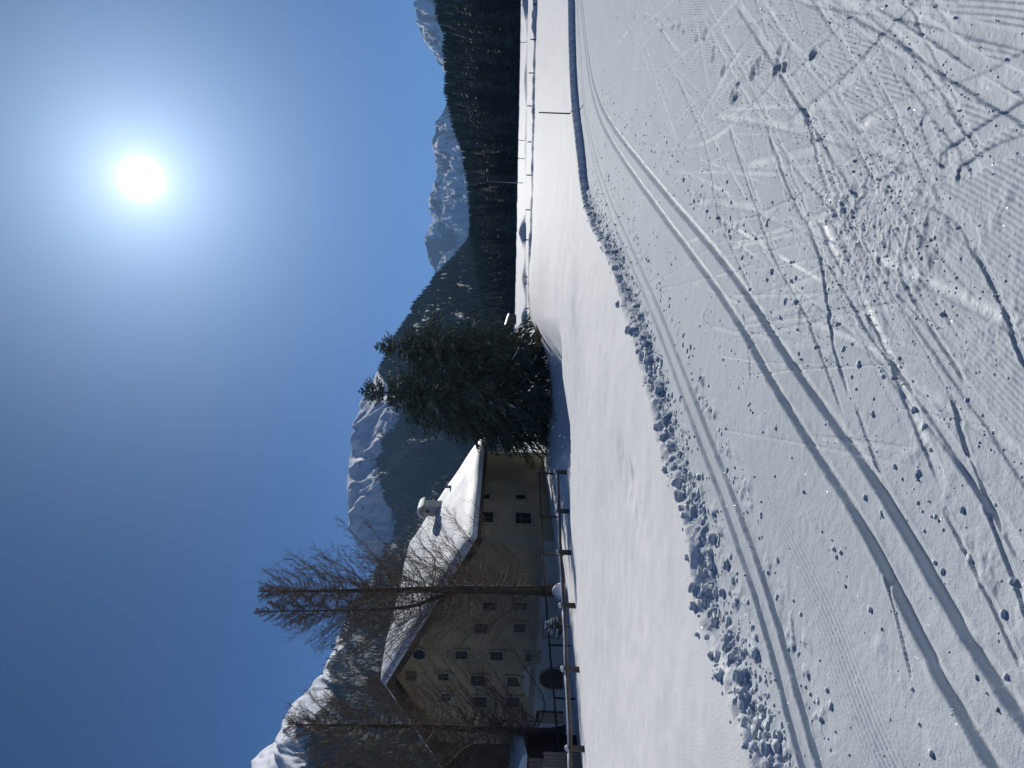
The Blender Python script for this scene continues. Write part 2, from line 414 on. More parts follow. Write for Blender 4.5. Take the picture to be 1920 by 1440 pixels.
def banks(x, y):
    """small snow banks across the plain, their steep sides to the camera"""
    Ys = np.maximum(y, 1.0); u = 720 + FPX * x / Ys
    wob = fbm(u / 60.0, u * 0 + 3.3, 3, 5)
    h = np.interp(u, BANK1[:, 0], BANK1[:, 1]) * (u > 780)
    y1 = 57 + (u - 1000) * .003 + wob * .7
    z = h * (1 + .35 * fbm(u / 14, u * 0 + 1.1, 2, 8)) * (sstep(y1 - .15, y1 + .15, y) - sstep(y1 + .5, y1 + 9, y))
    y2 = 92 + wob * 2.5 + (u - 1000) * .004
    k = np.exp(-((u - 1450) / 55) ** 2) * .75 + np.exp(-((u - 1290) / 45) ** 2) * .32 + np.exp(-((u - 1170) / 60) ** 2) * .2 \
        + np.exp(-((u - 1005) / 26) ** 2) * .85 + np.exp(-((u - 920) / 34) ** 2) * .55 + np.exp(-((u - 845) / 22) ** 2) * .7 + .05
    z = z + np.where((u > 700) & (y > 0), k, 0) * (sstep(y2 - .6, y2 + .6, y) - sstep(y2 + 1, y2 + 16, y))
    y3 = 150 + wob * 6
    z = z + np.where((u > 700) & (y > 0), .25 * np.exp(-((u - 1420) / 120) ** 2) + .12, 0) * (sstep(y3 - 1, y3 + 1, y) - sstep(y3 + 2, y3 + 30, y))
    return z
def ledge_line():
    pts = []
    for x, y, Y in ((1088, 378, 18.5), (1084, 456, 20), (1081, 478, 20.5), (1076, 560, 22), (1073, 611, 24), (1066, 685, 27.5), (1063, 715, 28.5), (1067, 747, 28.5), (1073, 797, 28.5), (1076, 840, 30), (1079, 900, 31.5)):
        p = at(1440 - y, x, Y); pts.append((p.x, p.y))
    return np.array(pts)
LEDGE = ledge_line()

def powder_relief(x, y, d):
    """untouched field: soft drifts and dents; d = distance in from the cut edge"""
    r = np.hypot(x, y)
    z = .045 * fbm(x / 2.2, y / 3.5, 4, 21) * sstep(0.0, 2.5, d) + .012 * fbm(x / .45, y / .6, 3, 31) * sstep(.1, .6, d)
    for (px, py, dep, w) in ((1175, 885, .034, .5), (1185, 905, .030, .42), (1200, 985, .036, .5), (1165, 860, .025, .4), (1172, 1040, .018, .4), (1190, 1110, .015, .5), (1180, 1250, .014, .5), (1195, 1330, .014, .6), (1245, 940, .012, .35)):
        p = at(1440 - py, px, 9.5 + (1190 - px) * .05)
        q = ((x - p.x) / (w * .8)) ** 2 + ((y - p.y) / (w * 1.4)) ** 2
        z = z - dep * np.exp(-q) * (1 + .5 * fbm(x / .3, y / .3, 2, 77))
    return z

# ski scratches (photograph coordinates), width, depth, polish
SCR = [([(1556, 0), (1668, 57), (1775, 130), (1920, 216), (1990, 262)], .055, .012, 0), ([(1747, -10), (1680, 48), (1575, 158), (1474, 235)], .06, .011, 0),
       ([(1378, 0), (1460, 129), (1532, 244), (1628, 393)], .055, .012, 0), ([(1330, 216), (1431, 230), (1575, 261), (1805, 326)], .05, .009, 0),
       ([(1599, 244), (1647, 216), (1815, 163), (1925, 113), (1990, 80)], .06, .012, .55), ([(1613, 359), (1719, 331), (1790, 326)], .06, .010, 0),
       ([(1393, 311), (1503, 287), (1541, 268)], .06, .010, 0), ([(1297, 378), (1383, 383), (1455, 407), (1623, 460)], .06, .010, 0),
       ([(1268, 139), (1321, 268), (1345, 398), (1378, 479), (1420, 560)], .030, .012, 0), ([(1364, 230), (1398, 335), (1450, 479), (1508, 585), (1585, 787)], .032, .012, 0),
       ([(1436, 240), (1479, 355), (1537, 479), (1561, 638), (1594, 748)], .035, .012, 0), ([(1530, 400), (1570, 480), (1632, 595), (1680, 700), (1767, 911)], .050, .012, .85),
       ([(1551, 480), (1642, 638), (1738, 767), (1862, 959), (1930, 1060)], .045, .013, 0), ([(1480, 590), (1608, 643), (1719, 724), (1862, 815), (1960, 880)], .045, .009, .3),
       ([(1640, 480), (1733, 523), (1891, 600), (1960, 640)], .055, .009, .6), ([(1685, 504), (1738, 604), (1805, 710)], .035, .012, 0),
       ([(1830, 470), (1867, 542), (1920, 672), (1960, 760)], .030, .010, 0), ([(1780, 740), (1820, 870), (1853, 959), (1900, 1080), (1950, 1200)], .035, .012, 0),
       ([(1604, 763), (1661, 911), (1700, 990)], .035, .010, 0), ([(1771, 960), (1843, 1094), (1920, 1247)], .035, .013, 0),
       ([(1660, 1080), (1690, 1180), (1714, 1267)], .022, .012, 0), ([(1395, 590), (1405, 640), (1410, 712)], .022, .011, 0), ([(1620, 20), (1700, 90), (1780, 200), (1840, 300)], .03, .006, 0),
       ([(1690, 130), (1740, 200), (1790, 260), (1830, 330)], .045, .006, 0), ([(1730, 230), (1750, 280), (1765, 300)], .05, .007, 0), ([(1765, 300), (1840, 250), (1925, 200)], .055, .013, 0),
       ([(1800, 325), (1860, 290), (1940, 262)], .05, .013, 0), ([(1480, 150), (1560, 70), (1640, 0)], .05, .009, 0), ([(1610, 370), (1700, 365), (1790, 400), (1840, 480)], .05, .009, 0),
       ([(1250, 190), (1330, 60), (1400, -20)], .05, .007, 0), ([(1300, 240), (1370, 120), (1450, 20)], .05, .007, 0), ([(1255, 280), (1320, 268), (1400, 210), (1480, 120)], .05, .008, 0),
       ([(1510, 0), (1700, 28), (1880, 70), (1960, 90)], .045, .009, 0), ([(1640, 0), (1760, 70), (1830, 120), (1930, 165)], .05, .010, 0),
       ([(1525, 560), (1620, 640), (1700, 740), (1790, 850), (1900, 1010)], .045, .009, 0), ([(1690, 560), (1760, 660), (1850, 790), (1940, 920)], .05, .010, 0)]
NS = len(SCR)
rng = np.random.default_rng(11)
for k in range(230):
    px, py = rng.uniform(1200, 1900), rng.uniform(-60, 900)
    p = np.array(photo(px, py)[:2]); d, _ = sdist(p[0:1], p[1:2], TRA)
    if d[0] > -.45: continue
    Y = p[1]; hd = math.radians(27 + rng.choice([-1, 1]) * rng.uniform(4, 30)); L = rng.uniform(1.0, 4.5) * min(1.6, Y / 4)
    q = p + L * np.array([math.sin(hd), math.cos(hd)]); mid = .5 * (p + q) + rng.normal(0, .007, 2) * L
    SCR.append(([p, mid, q], rng.uniform(.012, .045), rng.uniform(.003, .008), 0 if rng.random() > .06 else .4))

PRINTS = [(270, 50), (300, 65), (330, 66), (362, 40), (375, 110), (400, 60), (440, 60), (482, 75), (505, 100), (530, 66), (548, 100), (572, 95), (590, 120), (640, 145), (672, 130), (705, 190),
          (705, 220), (862, 280), (978, 262), (742, 275), (782, 372), (800, 330), (880, 250), (960, 215), (1090, 210), (950, 270), (790, 380)]
PATCH = [((1640, 430), .40, 1.0), ((1590, 390), .22, 1.), ((1705, 455), .32, .8), ((1850, 400), .22, .35), ((1870, 600), .25, .35), ((1700, 290), .2, .3), ((1230, 230), .6, .2)]

CORD = {}
def trail_relief(x, y):
    """packed trail: grooves, corduroy, ski scratches, prints, crumbly patches. Returns height, polish"""
    z = np.zeros(x.shape); pol = np.zeros(x.shape)
    r = np.hypot(x, y)
    near = np.where(r < 45)[0]
    X, Y, R = x[near], y[near], r[near]
    dA, sA = sdist(X, Y, TRA); dB, sB = sdist(X, Y, TRB); dE, sE = sdist(X, Y, EDGE)
    h = .006 * fbm(X / 1.1, Y / 1.1, 3, 3) + .0014 * fbm(X / .045, Y / .045, 2, 14) * (R < 8) + .0010 * fbm(X / .10, Y / .10, 3, 4) * (R < 14)
    wear = np.zeros(X.shape)                     # 1 where skis have rubbed the corduroy out
    right = sstep(-.40, -.55, dA)
    # scratches
    ph = np.zeros(X.shape)
    for i, (pts, w, dep, po) in enumerate(SCR):
        P = np.array(pts, float)
        if i < NS: P = polyline(pts)
        P = smooth_line(P, 6)
        mg = .3
        sel = np.where((X > P[:, 0].min() - mg) & (X < P[:, 0].max() + mg) & (Y > P[:, 1].min() - mg) & (Y < P[:, 1].max() + mg))[0]
        if len(sel) == 0: continue
        d, s = sdist(X[sel], Y[sel], P); L = np.linalg.norm(np.diff(P, axis=0), axis=1).sum()
        ew = sstep(0, .25 * L, s + .02) * sstep(0, .2 * L, L - s + .02) if i >= NS else sstep(0, .08 * L, s + .02) * sstep(0, .08 * L, L - s + .02)
        n = 1 + .3 * vnoise(s / .16 + i * 9, s * 0 + i, 5)
        if i < NS and w >= .045: w = w * 1.3
        ad = np.abs(d) / (w * .5)
        g = (1 - sstep(.82, 1.02, ad)) * ew
        side = np.where(d > 0, 1.0, .45) if (i % 2) else np.where(d < 0, 1.0, .45)
        rough = np.clip(.45 + 1.1 * vnoise(s / .045, d / .02 + i, 6), 0, 1.2)
        lip = np.exp(-((ad - 1.35) / .45) ** 2) * side * rough * ew
        h[sel] += (.64 if i < NS else .42) * (-dep * g * n + dep * .40 * lip)
        wear[sel] = np.maximum(wear[sel], np.maximum(g, lip * .8)); ph[sel] = np.maximum(ph[sel], g * (.15 + po * .5) * (1 - .65 * sstep(5.5, 8, R[sel])) * np.exp(-(ad / .55) ** 2) * np.clip(.6 + 1.2 * vnoise(s / .3, s * 0 + i, 12), 0, 1))
    # footprints and pole marks
    for k, (zx, zy) in enumerate(PRINTS):
        p = photo(1000 + zx * .479, zy * .479); hd = rng.uniform(-.5, .5)
        sz = .026 + .010 * ((k * 7) % 3)
        ex, ey = X - p.x, Y - p.y; q = (ex / sz) ** 2 + (ey / (sz * 1.9)) ** 2
        sel = q < 9
        h[sel] += (-.017 * np.exp(-q[sel] ** 1.6) + .005 * np.exp(-((np.sqrt(q[sel]) - 1.35) / .35) ** 2)) * (1 + .8 * vnoise(X[sel] / .05, Y[sel] / .05, 9))
        wear[sel] = np.maximum(wear[sel], np.exp(-q[sel]))
    rough = np.zeros(X.shape)
    for (pc, rad, am) in PATCH:
        p = photo(*pc); q = ((X - p.x) / rad) ** 2 + ((Y - p.y) / (rad * 1.2)) ** 2
        rough = np.maximum(rough, .8 * am * np.exp(-q * 1.8))
    lump = np.clip(fbm(X / .075, Y / .075, 3, 41) + .05, 0, 1)
    h += rough * (.028 * lump + .006 * fbm(X / .03, Y / .03, 2, 43))
    wear = np.maximum(wear, np.clip(rough * 1.2, 0, .8))
    # groomer corduroy, right-hand side of the trail and the smooth skating lane
    cord = np.sin(2 * np.pi * dA / .021 + .7 * vnoise(sA / .6, dA / .3, 7))
    patchy = np.clip(.60 + 1.1 * fbm(X / .7, Y / .7, 3, 51), .0, 1) * sstep(.55, 1.2, -dA) * (.45 + .55 * sstep(.9, 2.0, -dA))
    amp = patchy * (1 - wear) * (1 - sstep(6.5, 11, R)) * right
    dense = (np.abs(np.arctan2(X, Y)) < math.radians(28)) * 1.0      # elsewhere the mesh is too coarse: the material carries the comb marks
    h += .0042 * cord * amp * (1 - sstep(4, 6.5, R)) * dense
    CORD['phase'] = np.zeros(x.shape); CORD['amp'] = np.zeros(x.shape)
    CORD['phase'][near] = dA / .021 + .11 * vnoise(sA / .6, dA / .3, 7); CORD['amp'][near] = amp * np.maximum(sstep(3.8, 6.0, R), 1 - dense)
    lane = sstep(.25, .5, dA) * sstep(.25, .5, -dB)
    cl = np.sin(2 * np.pi * dA / .016)
    h += .0009 * cl * lane * (1 - sstep(4, 7, R)) + .006 * vnoise(dA / .22, sA / 6, 13) * lane
    comb = np.exp(-((dA - .62) / .13) ** 2)
    h += comb * .0030 * np.sin(2 * np.pi * dA / .034) * (1 - sstep(9, 16, R))
    # classic tracks
    for d0, s0, off, lean in ((dA, sA, 0.0, 1), (dA, sA, -.235, 1), (dB, sB, .10, 0), (dB, sB, -.10, 0)):
        d = d0 - off
        wv = .012 * vnoise(s0 / .35, s0 * 0 + off, 15)
        t = np.abs(d + wv * .35)
        wid = .037 if lean else .034
        dep = .037 if lean else .036
        h += -dep * (1 - sstep(wid * (.62 if lean else .32), wid * (1.22 if lean else 1.34), t)) * (1 + .18 * vnoise(s0 / .12, d / .05, 16))
        h += .006 * np.exp(-((t - wid * 1.5) / .018) ** 2) * (.5 + vnoise(s0 / .1, d / .04, 17))
        ph = np.maximum(ph, .15 * (1 - sstep(wid * .4, wid, t)))
    # broken snow beside the tracks and along the cut edge
    fr = np.exp(-((dB - .36) / .13) ** 2) * .9 + np.exp(-((dB + .27) / .10) ** 2) * .75 + np.exp(-((dA - .30) / .08) ** 2) * .25 + np.exp(-((dA + .50) / .10) ** 2) * .35
    fr = fr * np.clip(.45 + 1.1 * fbm(X / .5, Y / .5, 2, 61), 0, 1)
    h += fr * (.060 * np.clip(fbm(X / .085, Y / .11, 3, 62) + .10, 0, 1) - .008)
    # strip under the bank
    de = -dE
    strip = sstep(.12, .2, de) * sstep(.1, .2, dB - .5 + 0 * dB)
    h += strip * .004 * np.sin(2 * np.pi * de / .09)
    bm_ = np.exp(-((de - .12) / .13) ** 2) * (R < 17) * sstep(-1.3, -.2, X)
    bm2 = np.exp(-((de - .10) / .10) ** 2) * (R < 17)
    h += np.maximum(bm_, bm2 * .7) * (.10 * np.clip(fbm(X / .085, Y / .10, 4, 71) + .22, 0, 1) + .012)
    z[near] = h; pol[near] = ph
    return z, pol

def full_ground(x, y):
    """height, polish, signed distance to the cut edge"""
    x = np.asarray(x, float); y = np.asarray(y, float)
    r = np.hypot(x, y)
    dE = np.full(x.shape, 50.0)
    nr = np.where(r < 75)[0]
    d_, s_ = sdist(x[nr], y[nr], EDGE); dE[nr] = d_
    dE[r >= 75] = np.where((x[r >= 75] > 0) & (y[r >= 75] < 30), -50, 50)
    dE = np.where(y < -2, -50 + 0 * dE, dE)
    wob = (.05 * fbm(x / .35, y / .35, 3, 81) + .03 * fbm(x / .09, y / .09, 2, 83)) * (r < 40)
    d = dE + wob
    z = base_z(x, y)
    stepw = np.where(x > 1.5, .05, .10)
    hstep = np.interp(r, [3, 6, 12, 20, 40], [.10, .11, .13, .18, .2])
    pm = sstep(-stepw, stepw, d)
    z = z + hstep * pm * (1 - .0 * r)
    z = z + pm * powder_relief(x, y, d)
    far = r > 45
    z[far] = z[far] + banks(x[far], y[far])
    mid = np.where((r > 14) & (r < 75) & (d > 0) & (y > 10))[0]
    dl, sl = sdist(x[mid], y[mid], LEDGE)
    z[mid] += .075 * sstep(-.08, .08, dl) * (1 - sstep(.4, 4, dl)) * sstep(0, 2.5, sl) * (np.abs(dl) < 5)
    um = 720 + FPX * x[mid] / y[mid]; fa = -dl
    z[mid] -= 1.0 * sstep(.15, 4.5, fa) * (1 - sstep(15, 26, fa)) * sstep(560, 625, um) * (1 - sstep(745, 850, um))
    tz, pol = trail_relief(x, y)
    z = z + tz * (1 - pm)
    return z, pol * (1 - pm), d
def gz(x, y):
    return float(full_ground(np.array([x]), np.array([y]))[0][0])
def gzv(x, y):
    x = np.asarray(x, float); y = np.asarray(y, float)
    z, _, _ = full_ground(x, y); return z

rs = [0.25, .6, 1.0, 1.4, 1.7]; r = 2.0
while r < 1100:
    rs.append(r)
    dr = min(.82 * r * r / (769 * 1.6), .03 * r)
    if 3.2 < r < 6.5: dr *= .72
    if 13 < r < 28: dr = min(dr, .105)
    if 52 < r < 67: dr = min(dr, .20)
    if 87 < r < 106: dr = min(dr, .55)
    r += dr
rs = np.array(rs)
hw = math.radians(28.3)
th_f = np.linspace(-hw, hw, 715)
th_l = np.concatenate([np.linspace(-math.pi, -1.0, 22, endpoint=False), np.linspace(-1.0, -hw, 26, endpoint=False)])
th = np.concatenate([th_l, th_f, -th_l[::-1]])
th = th[:-1]                                    # the last column closes on the first
TH, RR = np.meshgrid(th, rs)
gx, gy = (RR * np.sin(TH)).ravel(), (RR * np.cos(TH)).ravel()
zz, pol, dd = full_ground(gx, gy)
cord_phase, cord_amp = CORD['phase'].copy(), CORD['amp'].copy()
nr_, nt_ = RR.shape
idx = np.arange(nr_ * nt_).reshape(nr_, nt_); nxt = np.roll(idx, -1, axis=1)
Fq = np.stack([idx[:-1], nxt[:-1], nxt[1:], idx[1:]], axis=-1).reshape(-1, 4)[:, ::-1]
Vg = np.stack([gx, gy, zz], axis=1)
is_field = dd[Fq].mean(axis=1) > 0.0
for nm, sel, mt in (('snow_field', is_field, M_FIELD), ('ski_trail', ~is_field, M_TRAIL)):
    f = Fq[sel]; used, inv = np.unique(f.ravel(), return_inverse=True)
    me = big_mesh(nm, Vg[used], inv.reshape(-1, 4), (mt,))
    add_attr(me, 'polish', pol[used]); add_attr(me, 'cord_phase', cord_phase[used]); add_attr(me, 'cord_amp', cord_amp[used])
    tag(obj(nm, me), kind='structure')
# small lid under the camera
f = MB(); ring = [Vg[i] for i in idx[0]]
f.add([tuple(p) for p in ring], [tuple(range(len(ring) - 1, -1, -1))])
lid = f.build('snow_ground', M_TRAIL); tag(lid, kind='structure')

# ------------------------------------------------------------------ mountains
def mountain_mat(name, forest, snow, rock):
    mt, n, l, b = new_mat(name)
    at_ = n.new('ShaderNodeAttribute'); at_.attribute_name = 'forest'
    at2 = n.new('ShaderNodeAttribute'); at2.attribute_name = 'rock'
    tcn = n.new('ShaderNodeTexCoord')
    nz = n.new('ShaderNodeTexNoise'); nz.inputs['Scale'].default_value = 0.03; nz.inputs['Detail'].default_value = 8; nz.inputs['Roughness'].default_value = .7
    l.new(tcn.outputs['Object'], nz.inputs['Vector'])
    def soft(a, lo, hi):
        s = n.new('ShaderNodeMath'); s.operation = 'SUBTRACT'; s.inputs[1].default_value = .5
        l.new(nz.outputs['Fac'], s.inputs[0])
        k = n.new('ShaderNodeMath'); k.operation = 'MULTIPLY_ADD'; k.inputs[1].default_value = 1.0
        l.new(s.outputs[0], k.inputs[0]); l.new(a.outputs['Fac'], k.inputs[2])
        mr = n.new('ShaderNodeMapRange'); mr.interpolation_type = 'SMOOTHSTEP'; mr.inputs['From Min'].default_value = lo; mr.inputs['From Max'].default_value = hi
        l.new(k.outputs[0], mr.inputs['Value']); return mr
    m1 = n.new('ShaderNodeMix'); m1.data_type = 'RGBA'; m1.inputs['A'].default_value = snow + (1,); m1.inputs['B'].default_value = rock + (1,)
    l.new(soft(at2, .42, .58).outputs[0], m1.inputs['Factor'])
    m2 = n.new('ShaderNodeMix'); m2.data_type = 'RGBA'; m2.inputs['B'].default_value = forest + (1,)
    l.new(m1.outputs['Result'], m2.inputs['A']); l.new(soft(at_, .42, .58).outputs[0], m2.inputs['Factor'])
    l.new(m2.outputs['Result'], b.inputs['Base Color'])
    b.inputs['Roughness'].default_value = .85; b.inputs['Specular IOR Level'].default_value = .1
    bp = n.new('ShaderNodeBump'); bp.inputs['Distance'].default_value = 6.0; bp.inputs['Strength'].default_value = .5
    l.new(nz.outputs['Fac'], bp.inputs['Height']); l.new(bp.outputs[0], b.inputs['Normal'])
    return mt
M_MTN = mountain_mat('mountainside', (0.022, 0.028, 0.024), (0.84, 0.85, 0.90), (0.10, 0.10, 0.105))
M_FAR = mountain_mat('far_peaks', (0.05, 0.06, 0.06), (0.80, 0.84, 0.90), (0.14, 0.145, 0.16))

def conifer_block(pos, hts, seed, tiers=((.04, 1.0, .19),)):
    """many simple conifers as one mesh: three ragged tiers of 5 faces each"""
    rg = np.random.default_rng(seed); n = len(pos); parts = []
    for (b, t, rad) in tiers:
        k = 6; ang = np.arange(k) * 2 * np.pi / k
        A = ang[None] + rg.uniform(0, 6, (n, 1)); Rr = rad * hts[:, None] * rg.uniform(.7, 1.25, (n, k))
        rim = np.stack([pos[:, 0:1] + Rr * np.cos(A), pos[:, 1:2] + Rr * np.sin(A), pos[:, 2:3] + hts[:, None] * (b + rg.uniform(-.05, .05, (n, k)))], -1)
        top = pos + np.stack([rg.normal(0, .01, n) * hts, rg.normal(0, .01, n) * hts, hts * t], -1)
        V = np.concatenate([rim, top[:, None]], 1).reshape(-1, 3)
        base = (np.arange(n) * (k + 1))[:, None]
        F = np.stack([base + np.arange(k)[None], base + (np.arange(k)[None] + 1) % k, base + k + 0 * np.arange(k)[None]], -1).reshape(-1, 3)
        parts.append((V, F))
    return join(parts)

def mountain(label, ridge, D, run, foot_z, prof, amp, gully, seed, mat, forest_fn, rock_fn, jag=3.0, nrow=120, step=3.0, trees=0, tree_h=(14, 24), shear=0.0, tree_top=None):
    ridge = np.array(ridge, float); us = np.arange(ridge[0, 0], ridge[-1, 0] + .1, step)
    vs = np.interp(us, ridge[:, 0], ridge[:, 1])
    ker = np.ones(5) / 5; vs = np.convolve(np.pad(vs, 2, mode='edge'), ker, mode='valid')
    vs = vs + jag * fbm(us / 22.0, us * 0 + seed, 4, seed)
    tops = np.array([at(u, v, D) for u, v in zip(us, vs)])
    w = np.concatenate([[-.06], np.linspace(0, 1, nrow) ** 1.15])
    a = tops[:, 0] / D
    Wg, Ag = np.meshgrid(w, a, indexing='ij'); Zt = np.broadcast_to(tops[:, 2], Wg.shape)
    Yg = D - run * Wg
    zrel = 1 - np.clip(Wg, 0, 1)
    shape = np.interp(1 - zrel, prof[0], prof[1])
    Z = foot_z + (Zt - foot_z) * shape
    S = Ag * D
    env = np.clip(Wg * 12, 0, 1) * np.clip((1 - Wg) * 3, 0, 1)
    gx_ = S / gully + shear * Wg * 6
    ridged = 1 - 2 * np.abs(fbm(gx_ + .5 * fbm(S / gully, Wg * 3, 3, seed + 1), Wg * 1.6, 5, seed + 3, .5))
    Z = Z + env * amp * (.75 * ridged - .35 + .35 * fbm(S / (gully * 3), Wg * 2.2, 4, seed + 9))
    Z[0] = Z[1] - run * .05
    X = Ag * Yg
    V = np.stack([X, Yg, Z], -1).reshape(-1, 3)
    nr2, nc2 = Wg.shape; ii = np.arange(nr2 * nc2).reshape(nr2, nc2)
    F = np.stack([ii[:-1, :-1], ii[1:, :-1], ii[1:, 1:], ii[:-1, 1:]], -1).reshape(-1, 4)
    me = big_mesh('mountain', V, F, (mat,))
    U = np.broadcast_to(us, Wg.shape)
    vv = 960 - FPX * ((Z - CAM_H) / Yg)      # about the row it is seen at
    nzf = fbm(S / 60, Yg / 90, 4, seed + 20)
    fo = forest_fn(U, vv, Wg, nzf); ro = rock_fn(U, vv, Wg, ridged, nzf)
    add_attr(me, 'forest', np.clip(fo, 0, 1).ravel()); add_attr(me, 'rock', np.clip(ro, 0, 1).ravel())
    o = tag(obj('mountain', me), label, kind='structure')
    if trees:
        rg = np.random.default_rng(seed + 50)
        pr = np.clip(fo, 0, 1) ** 1.5; pr[0] = 0; pr = (pr * Yg * (np.gradient(Yg, axis=0) * -1)).ravel(); pr = np.clip(pr, 0, None); pr /= pr.sum()
        c = rg.choice(len(pr), trees, p=pr)
        P = V[c] + rg.normal(0, 1, (trees, 3)) * np.array([step * D / FPX * .6, run / nrow * .6, 0]); P[:, 2] -= 1.0
        Vt, Ft = conifer_block(P, rg.uniform(tree_h[0], tree_h[1], trees), seed + 51)
        return o, (Vt, Ft)
    return o, None

far_blocks = []
# far peaks on the right, in shade, streaked with sunlit snow
R4 = [(860, 868), (905, 832), (930, 817), (945, 806), (962, 800), (985, 798), (1005, 801), (1027, 819), (1040, 810), (1051, 804), (1071, 804), (1084, 813), (1096, 813), (1111, 822), (1125, 820), (1140, 818),
      (1158, 812), (1171, 809), (1184, 814), (1196, 818), (1213, 819), (1231, 831), (1260, 838), (1290, 838), (1311, 830), (1340, 815), (1358, 795), (1385, 785), (1418, 780), (1440, 779), (1500, 770), (1600, 765), (1700, 790)]
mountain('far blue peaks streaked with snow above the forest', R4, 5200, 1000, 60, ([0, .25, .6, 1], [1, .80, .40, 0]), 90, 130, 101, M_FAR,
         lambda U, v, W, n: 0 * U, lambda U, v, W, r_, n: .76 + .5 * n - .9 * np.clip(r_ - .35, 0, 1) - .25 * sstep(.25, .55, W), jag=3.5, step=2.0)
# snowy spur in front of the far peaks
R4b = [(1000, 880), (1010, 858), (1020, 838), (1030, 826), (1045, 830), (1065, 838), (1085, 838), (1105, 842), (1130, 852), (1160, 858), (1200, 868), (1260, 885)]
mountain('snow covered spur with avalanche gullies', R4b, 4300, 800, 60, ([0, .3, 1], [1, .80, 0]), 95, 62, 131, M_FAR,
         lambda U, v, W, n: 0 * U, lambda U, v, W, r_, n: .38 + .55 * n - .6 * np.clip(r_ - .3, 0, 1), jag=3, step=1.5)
# left snow mountain
R1 = [(-420, 380), (-250, 420), (-100, 462), (0, 500), (40, 518), (90, 545), (130, 575), (170, 604), (200, 628), (260, 664), (330, 705), (400, 742), (470, 790), (540, 840)]
o, blk = mountain('snowy mountain on the left behind the larches', R1, 1900, 1350, -3, ([0, .12, .35, 1], [1, .955, .74, 0]), 38, 85, 151, M_MTN,
         lambda U, v, W, n: sstep(0, 1, (v - (600 + .22 * (U - 0) + 26 * n)) / 26.0), lambda U, v, W, r_, n: .15 + .4 * n - .1 * r_, jag=3, trees=10000, tree_h=(7, 13), shear=.5)
far_blocks.append(blk)
# middle mountain, snow cap over dark forest
R2 = [(300, 800), (360, 765), (400, 694), (415, 670), (432, 664), (450, 662), (470, 657), (490, 654), (540, 651), (580, 655), (612, 661), (640, 667), (680, 680), (710, 694), (740, 706), (790, 745), (830, 790), (880, 850)]
o, blk = mountain('forested mountain with a snow cap in the middle', R2, 2300, 1050, -3, ([0, .10, .3, 1], [1, .95, .74, 0]), 46, 95, 171, M_MTN,
         lambda U, v, W, n: sstep(0, 1, (v - (724 - .03 * (U - 540) + 16 * n + 16 * np.sin(U / 33.0))) / 30.0), lambda U, v, W, r_, n: .12 + .5 * n, jag=3.2, trees=12000, tree_h=(7, 13), shear=-.35)
far_blocks.append(blk)
# wooded ridge going down to the right
R3 = [(660, 790), (700, 752), (740, 716), (775, 728), (813, 748), (840, 766), (860, 780), (880, 795), (905, 811), (920, 820), (940, 842), (960, 864), (990, 888), (1040, 902), (1120, 912), (1200, 930)]
o, blk = mountain('steep wooded ridge falling to the right', R3, 1300, 800, -2, ([0, .3, 1], [1, .72, 0]), 18, 55, 191, M_MTN,
         lambda U, v, W, n: .86 + .5 * n - .22 * np.exp(-((v - (805 + (U - 820) * .65 - 14)) / 9.0) ** 2) * (U < 900), lambda U, v, W, r_, n: .2 + 0 * U, jag=1.5, trees=10000, tree_h=(7, 12), shear=.3)
far_blocks.append(blk)
for (V_, F_), lb in zip(far_blocks, ('conifer wood on the flank of the left mountain', 'conifer wood covering the middle mountain', 'conifer wood covering the right-hand ridge')):
    tag(obj('mountain_forest', big_mesh('mountain_forest', V_, F_, (M_NEEDLE2,), smooth=False)), lb, 'forest', kind='stuff')

# ------------------------------------------------------------------ forest at the far side of the field
def forest_conifer(seed, h=18.0, wide=.17, droop=.35, mat=None):
    rg = np.random.default_rng(seed); parts = []
    nW = 17
    for i in range(nW):
        f = i / (nW - 1); zc = h * (.07 + .90 * f); L = h * wide * (1 - f) ** .85 * rg.uniform(.85, 1.15) + .12
        nb = 7 if f < .7 else 5
        ang = np.arange(nb) * 2 * np.pi / nb + rg.uniform(0, 6); l = L * rg.uniform(.65, 1.2, nb)
        dr = droop * l * rg.uniform(.6, 1.3, nb); wd = l * .42 + .1
        ca, sa = np.cos(ang), np.sin(ang); z0 = zc + rg.normal(0, .15, nb)
        c0 = np.stack([0 * ca, 0 * ca, z0 + .25 * l], -1)
        tip = np.stack([ca * l, sa * l, z0 - dr], -1)
        m1 = np.stack([ca * l * .55 - sa * wd, sa * l * .55 + ca * wd, z0 - dr * .75 - .15 * l], -1)
        m2 = np.stack([ca * l * .55 + sa * wd, sa * l * .55 - ca * wd, z0 - dr * .75 - .15 * l], -1)
        V = np.stack([c0, m2, tip, m1], 1).reshape(-1, 3); b = (np.arange(nb) * 4)[:, None]
        F = np.concatenate([b + np.array([[0, 1, 2]]), b + np.array([[0, 2, 3]])])
        parts.append((V, F))
    V, F = join(parts); nc = len(F)
    tv, tf = tubes(np.array([[[0, 0, -1.0], [0, 0, h * .5], [0, 0, h]]]), np.array([[h * .013, h * .008, .02]]), 5)
    tf = np.concatenate([tf[:, [0, 1, 2]], tf[:, [0, 2, 3]]])
    V2, F2 = join([(V, F), (tv, tf)])
    mi = np.zeros(len(F2), int); mi[nc:] = 1
    return big_mesh('spruce_tree', V2, F2, (mat or M_NEEDLE2, M_BARK), smooth=False, mat_idx=mi)
FOREST = [forest_conifer(301, 18, .16), forest_conifer(302, 18, .14, .45), forest_conifer(303, 18, .19, .3), forest_conifer(304, 18, .125, .5), forest_conifer(305, 18, .17, .4)]
FOREST_B = [forest_conifer(311, 16, .20, -.25, M_BRONZE), forest_conifer(312, 16, .17, -.3, M_BRONZE)]
rgf = np.random.default_rng(77)
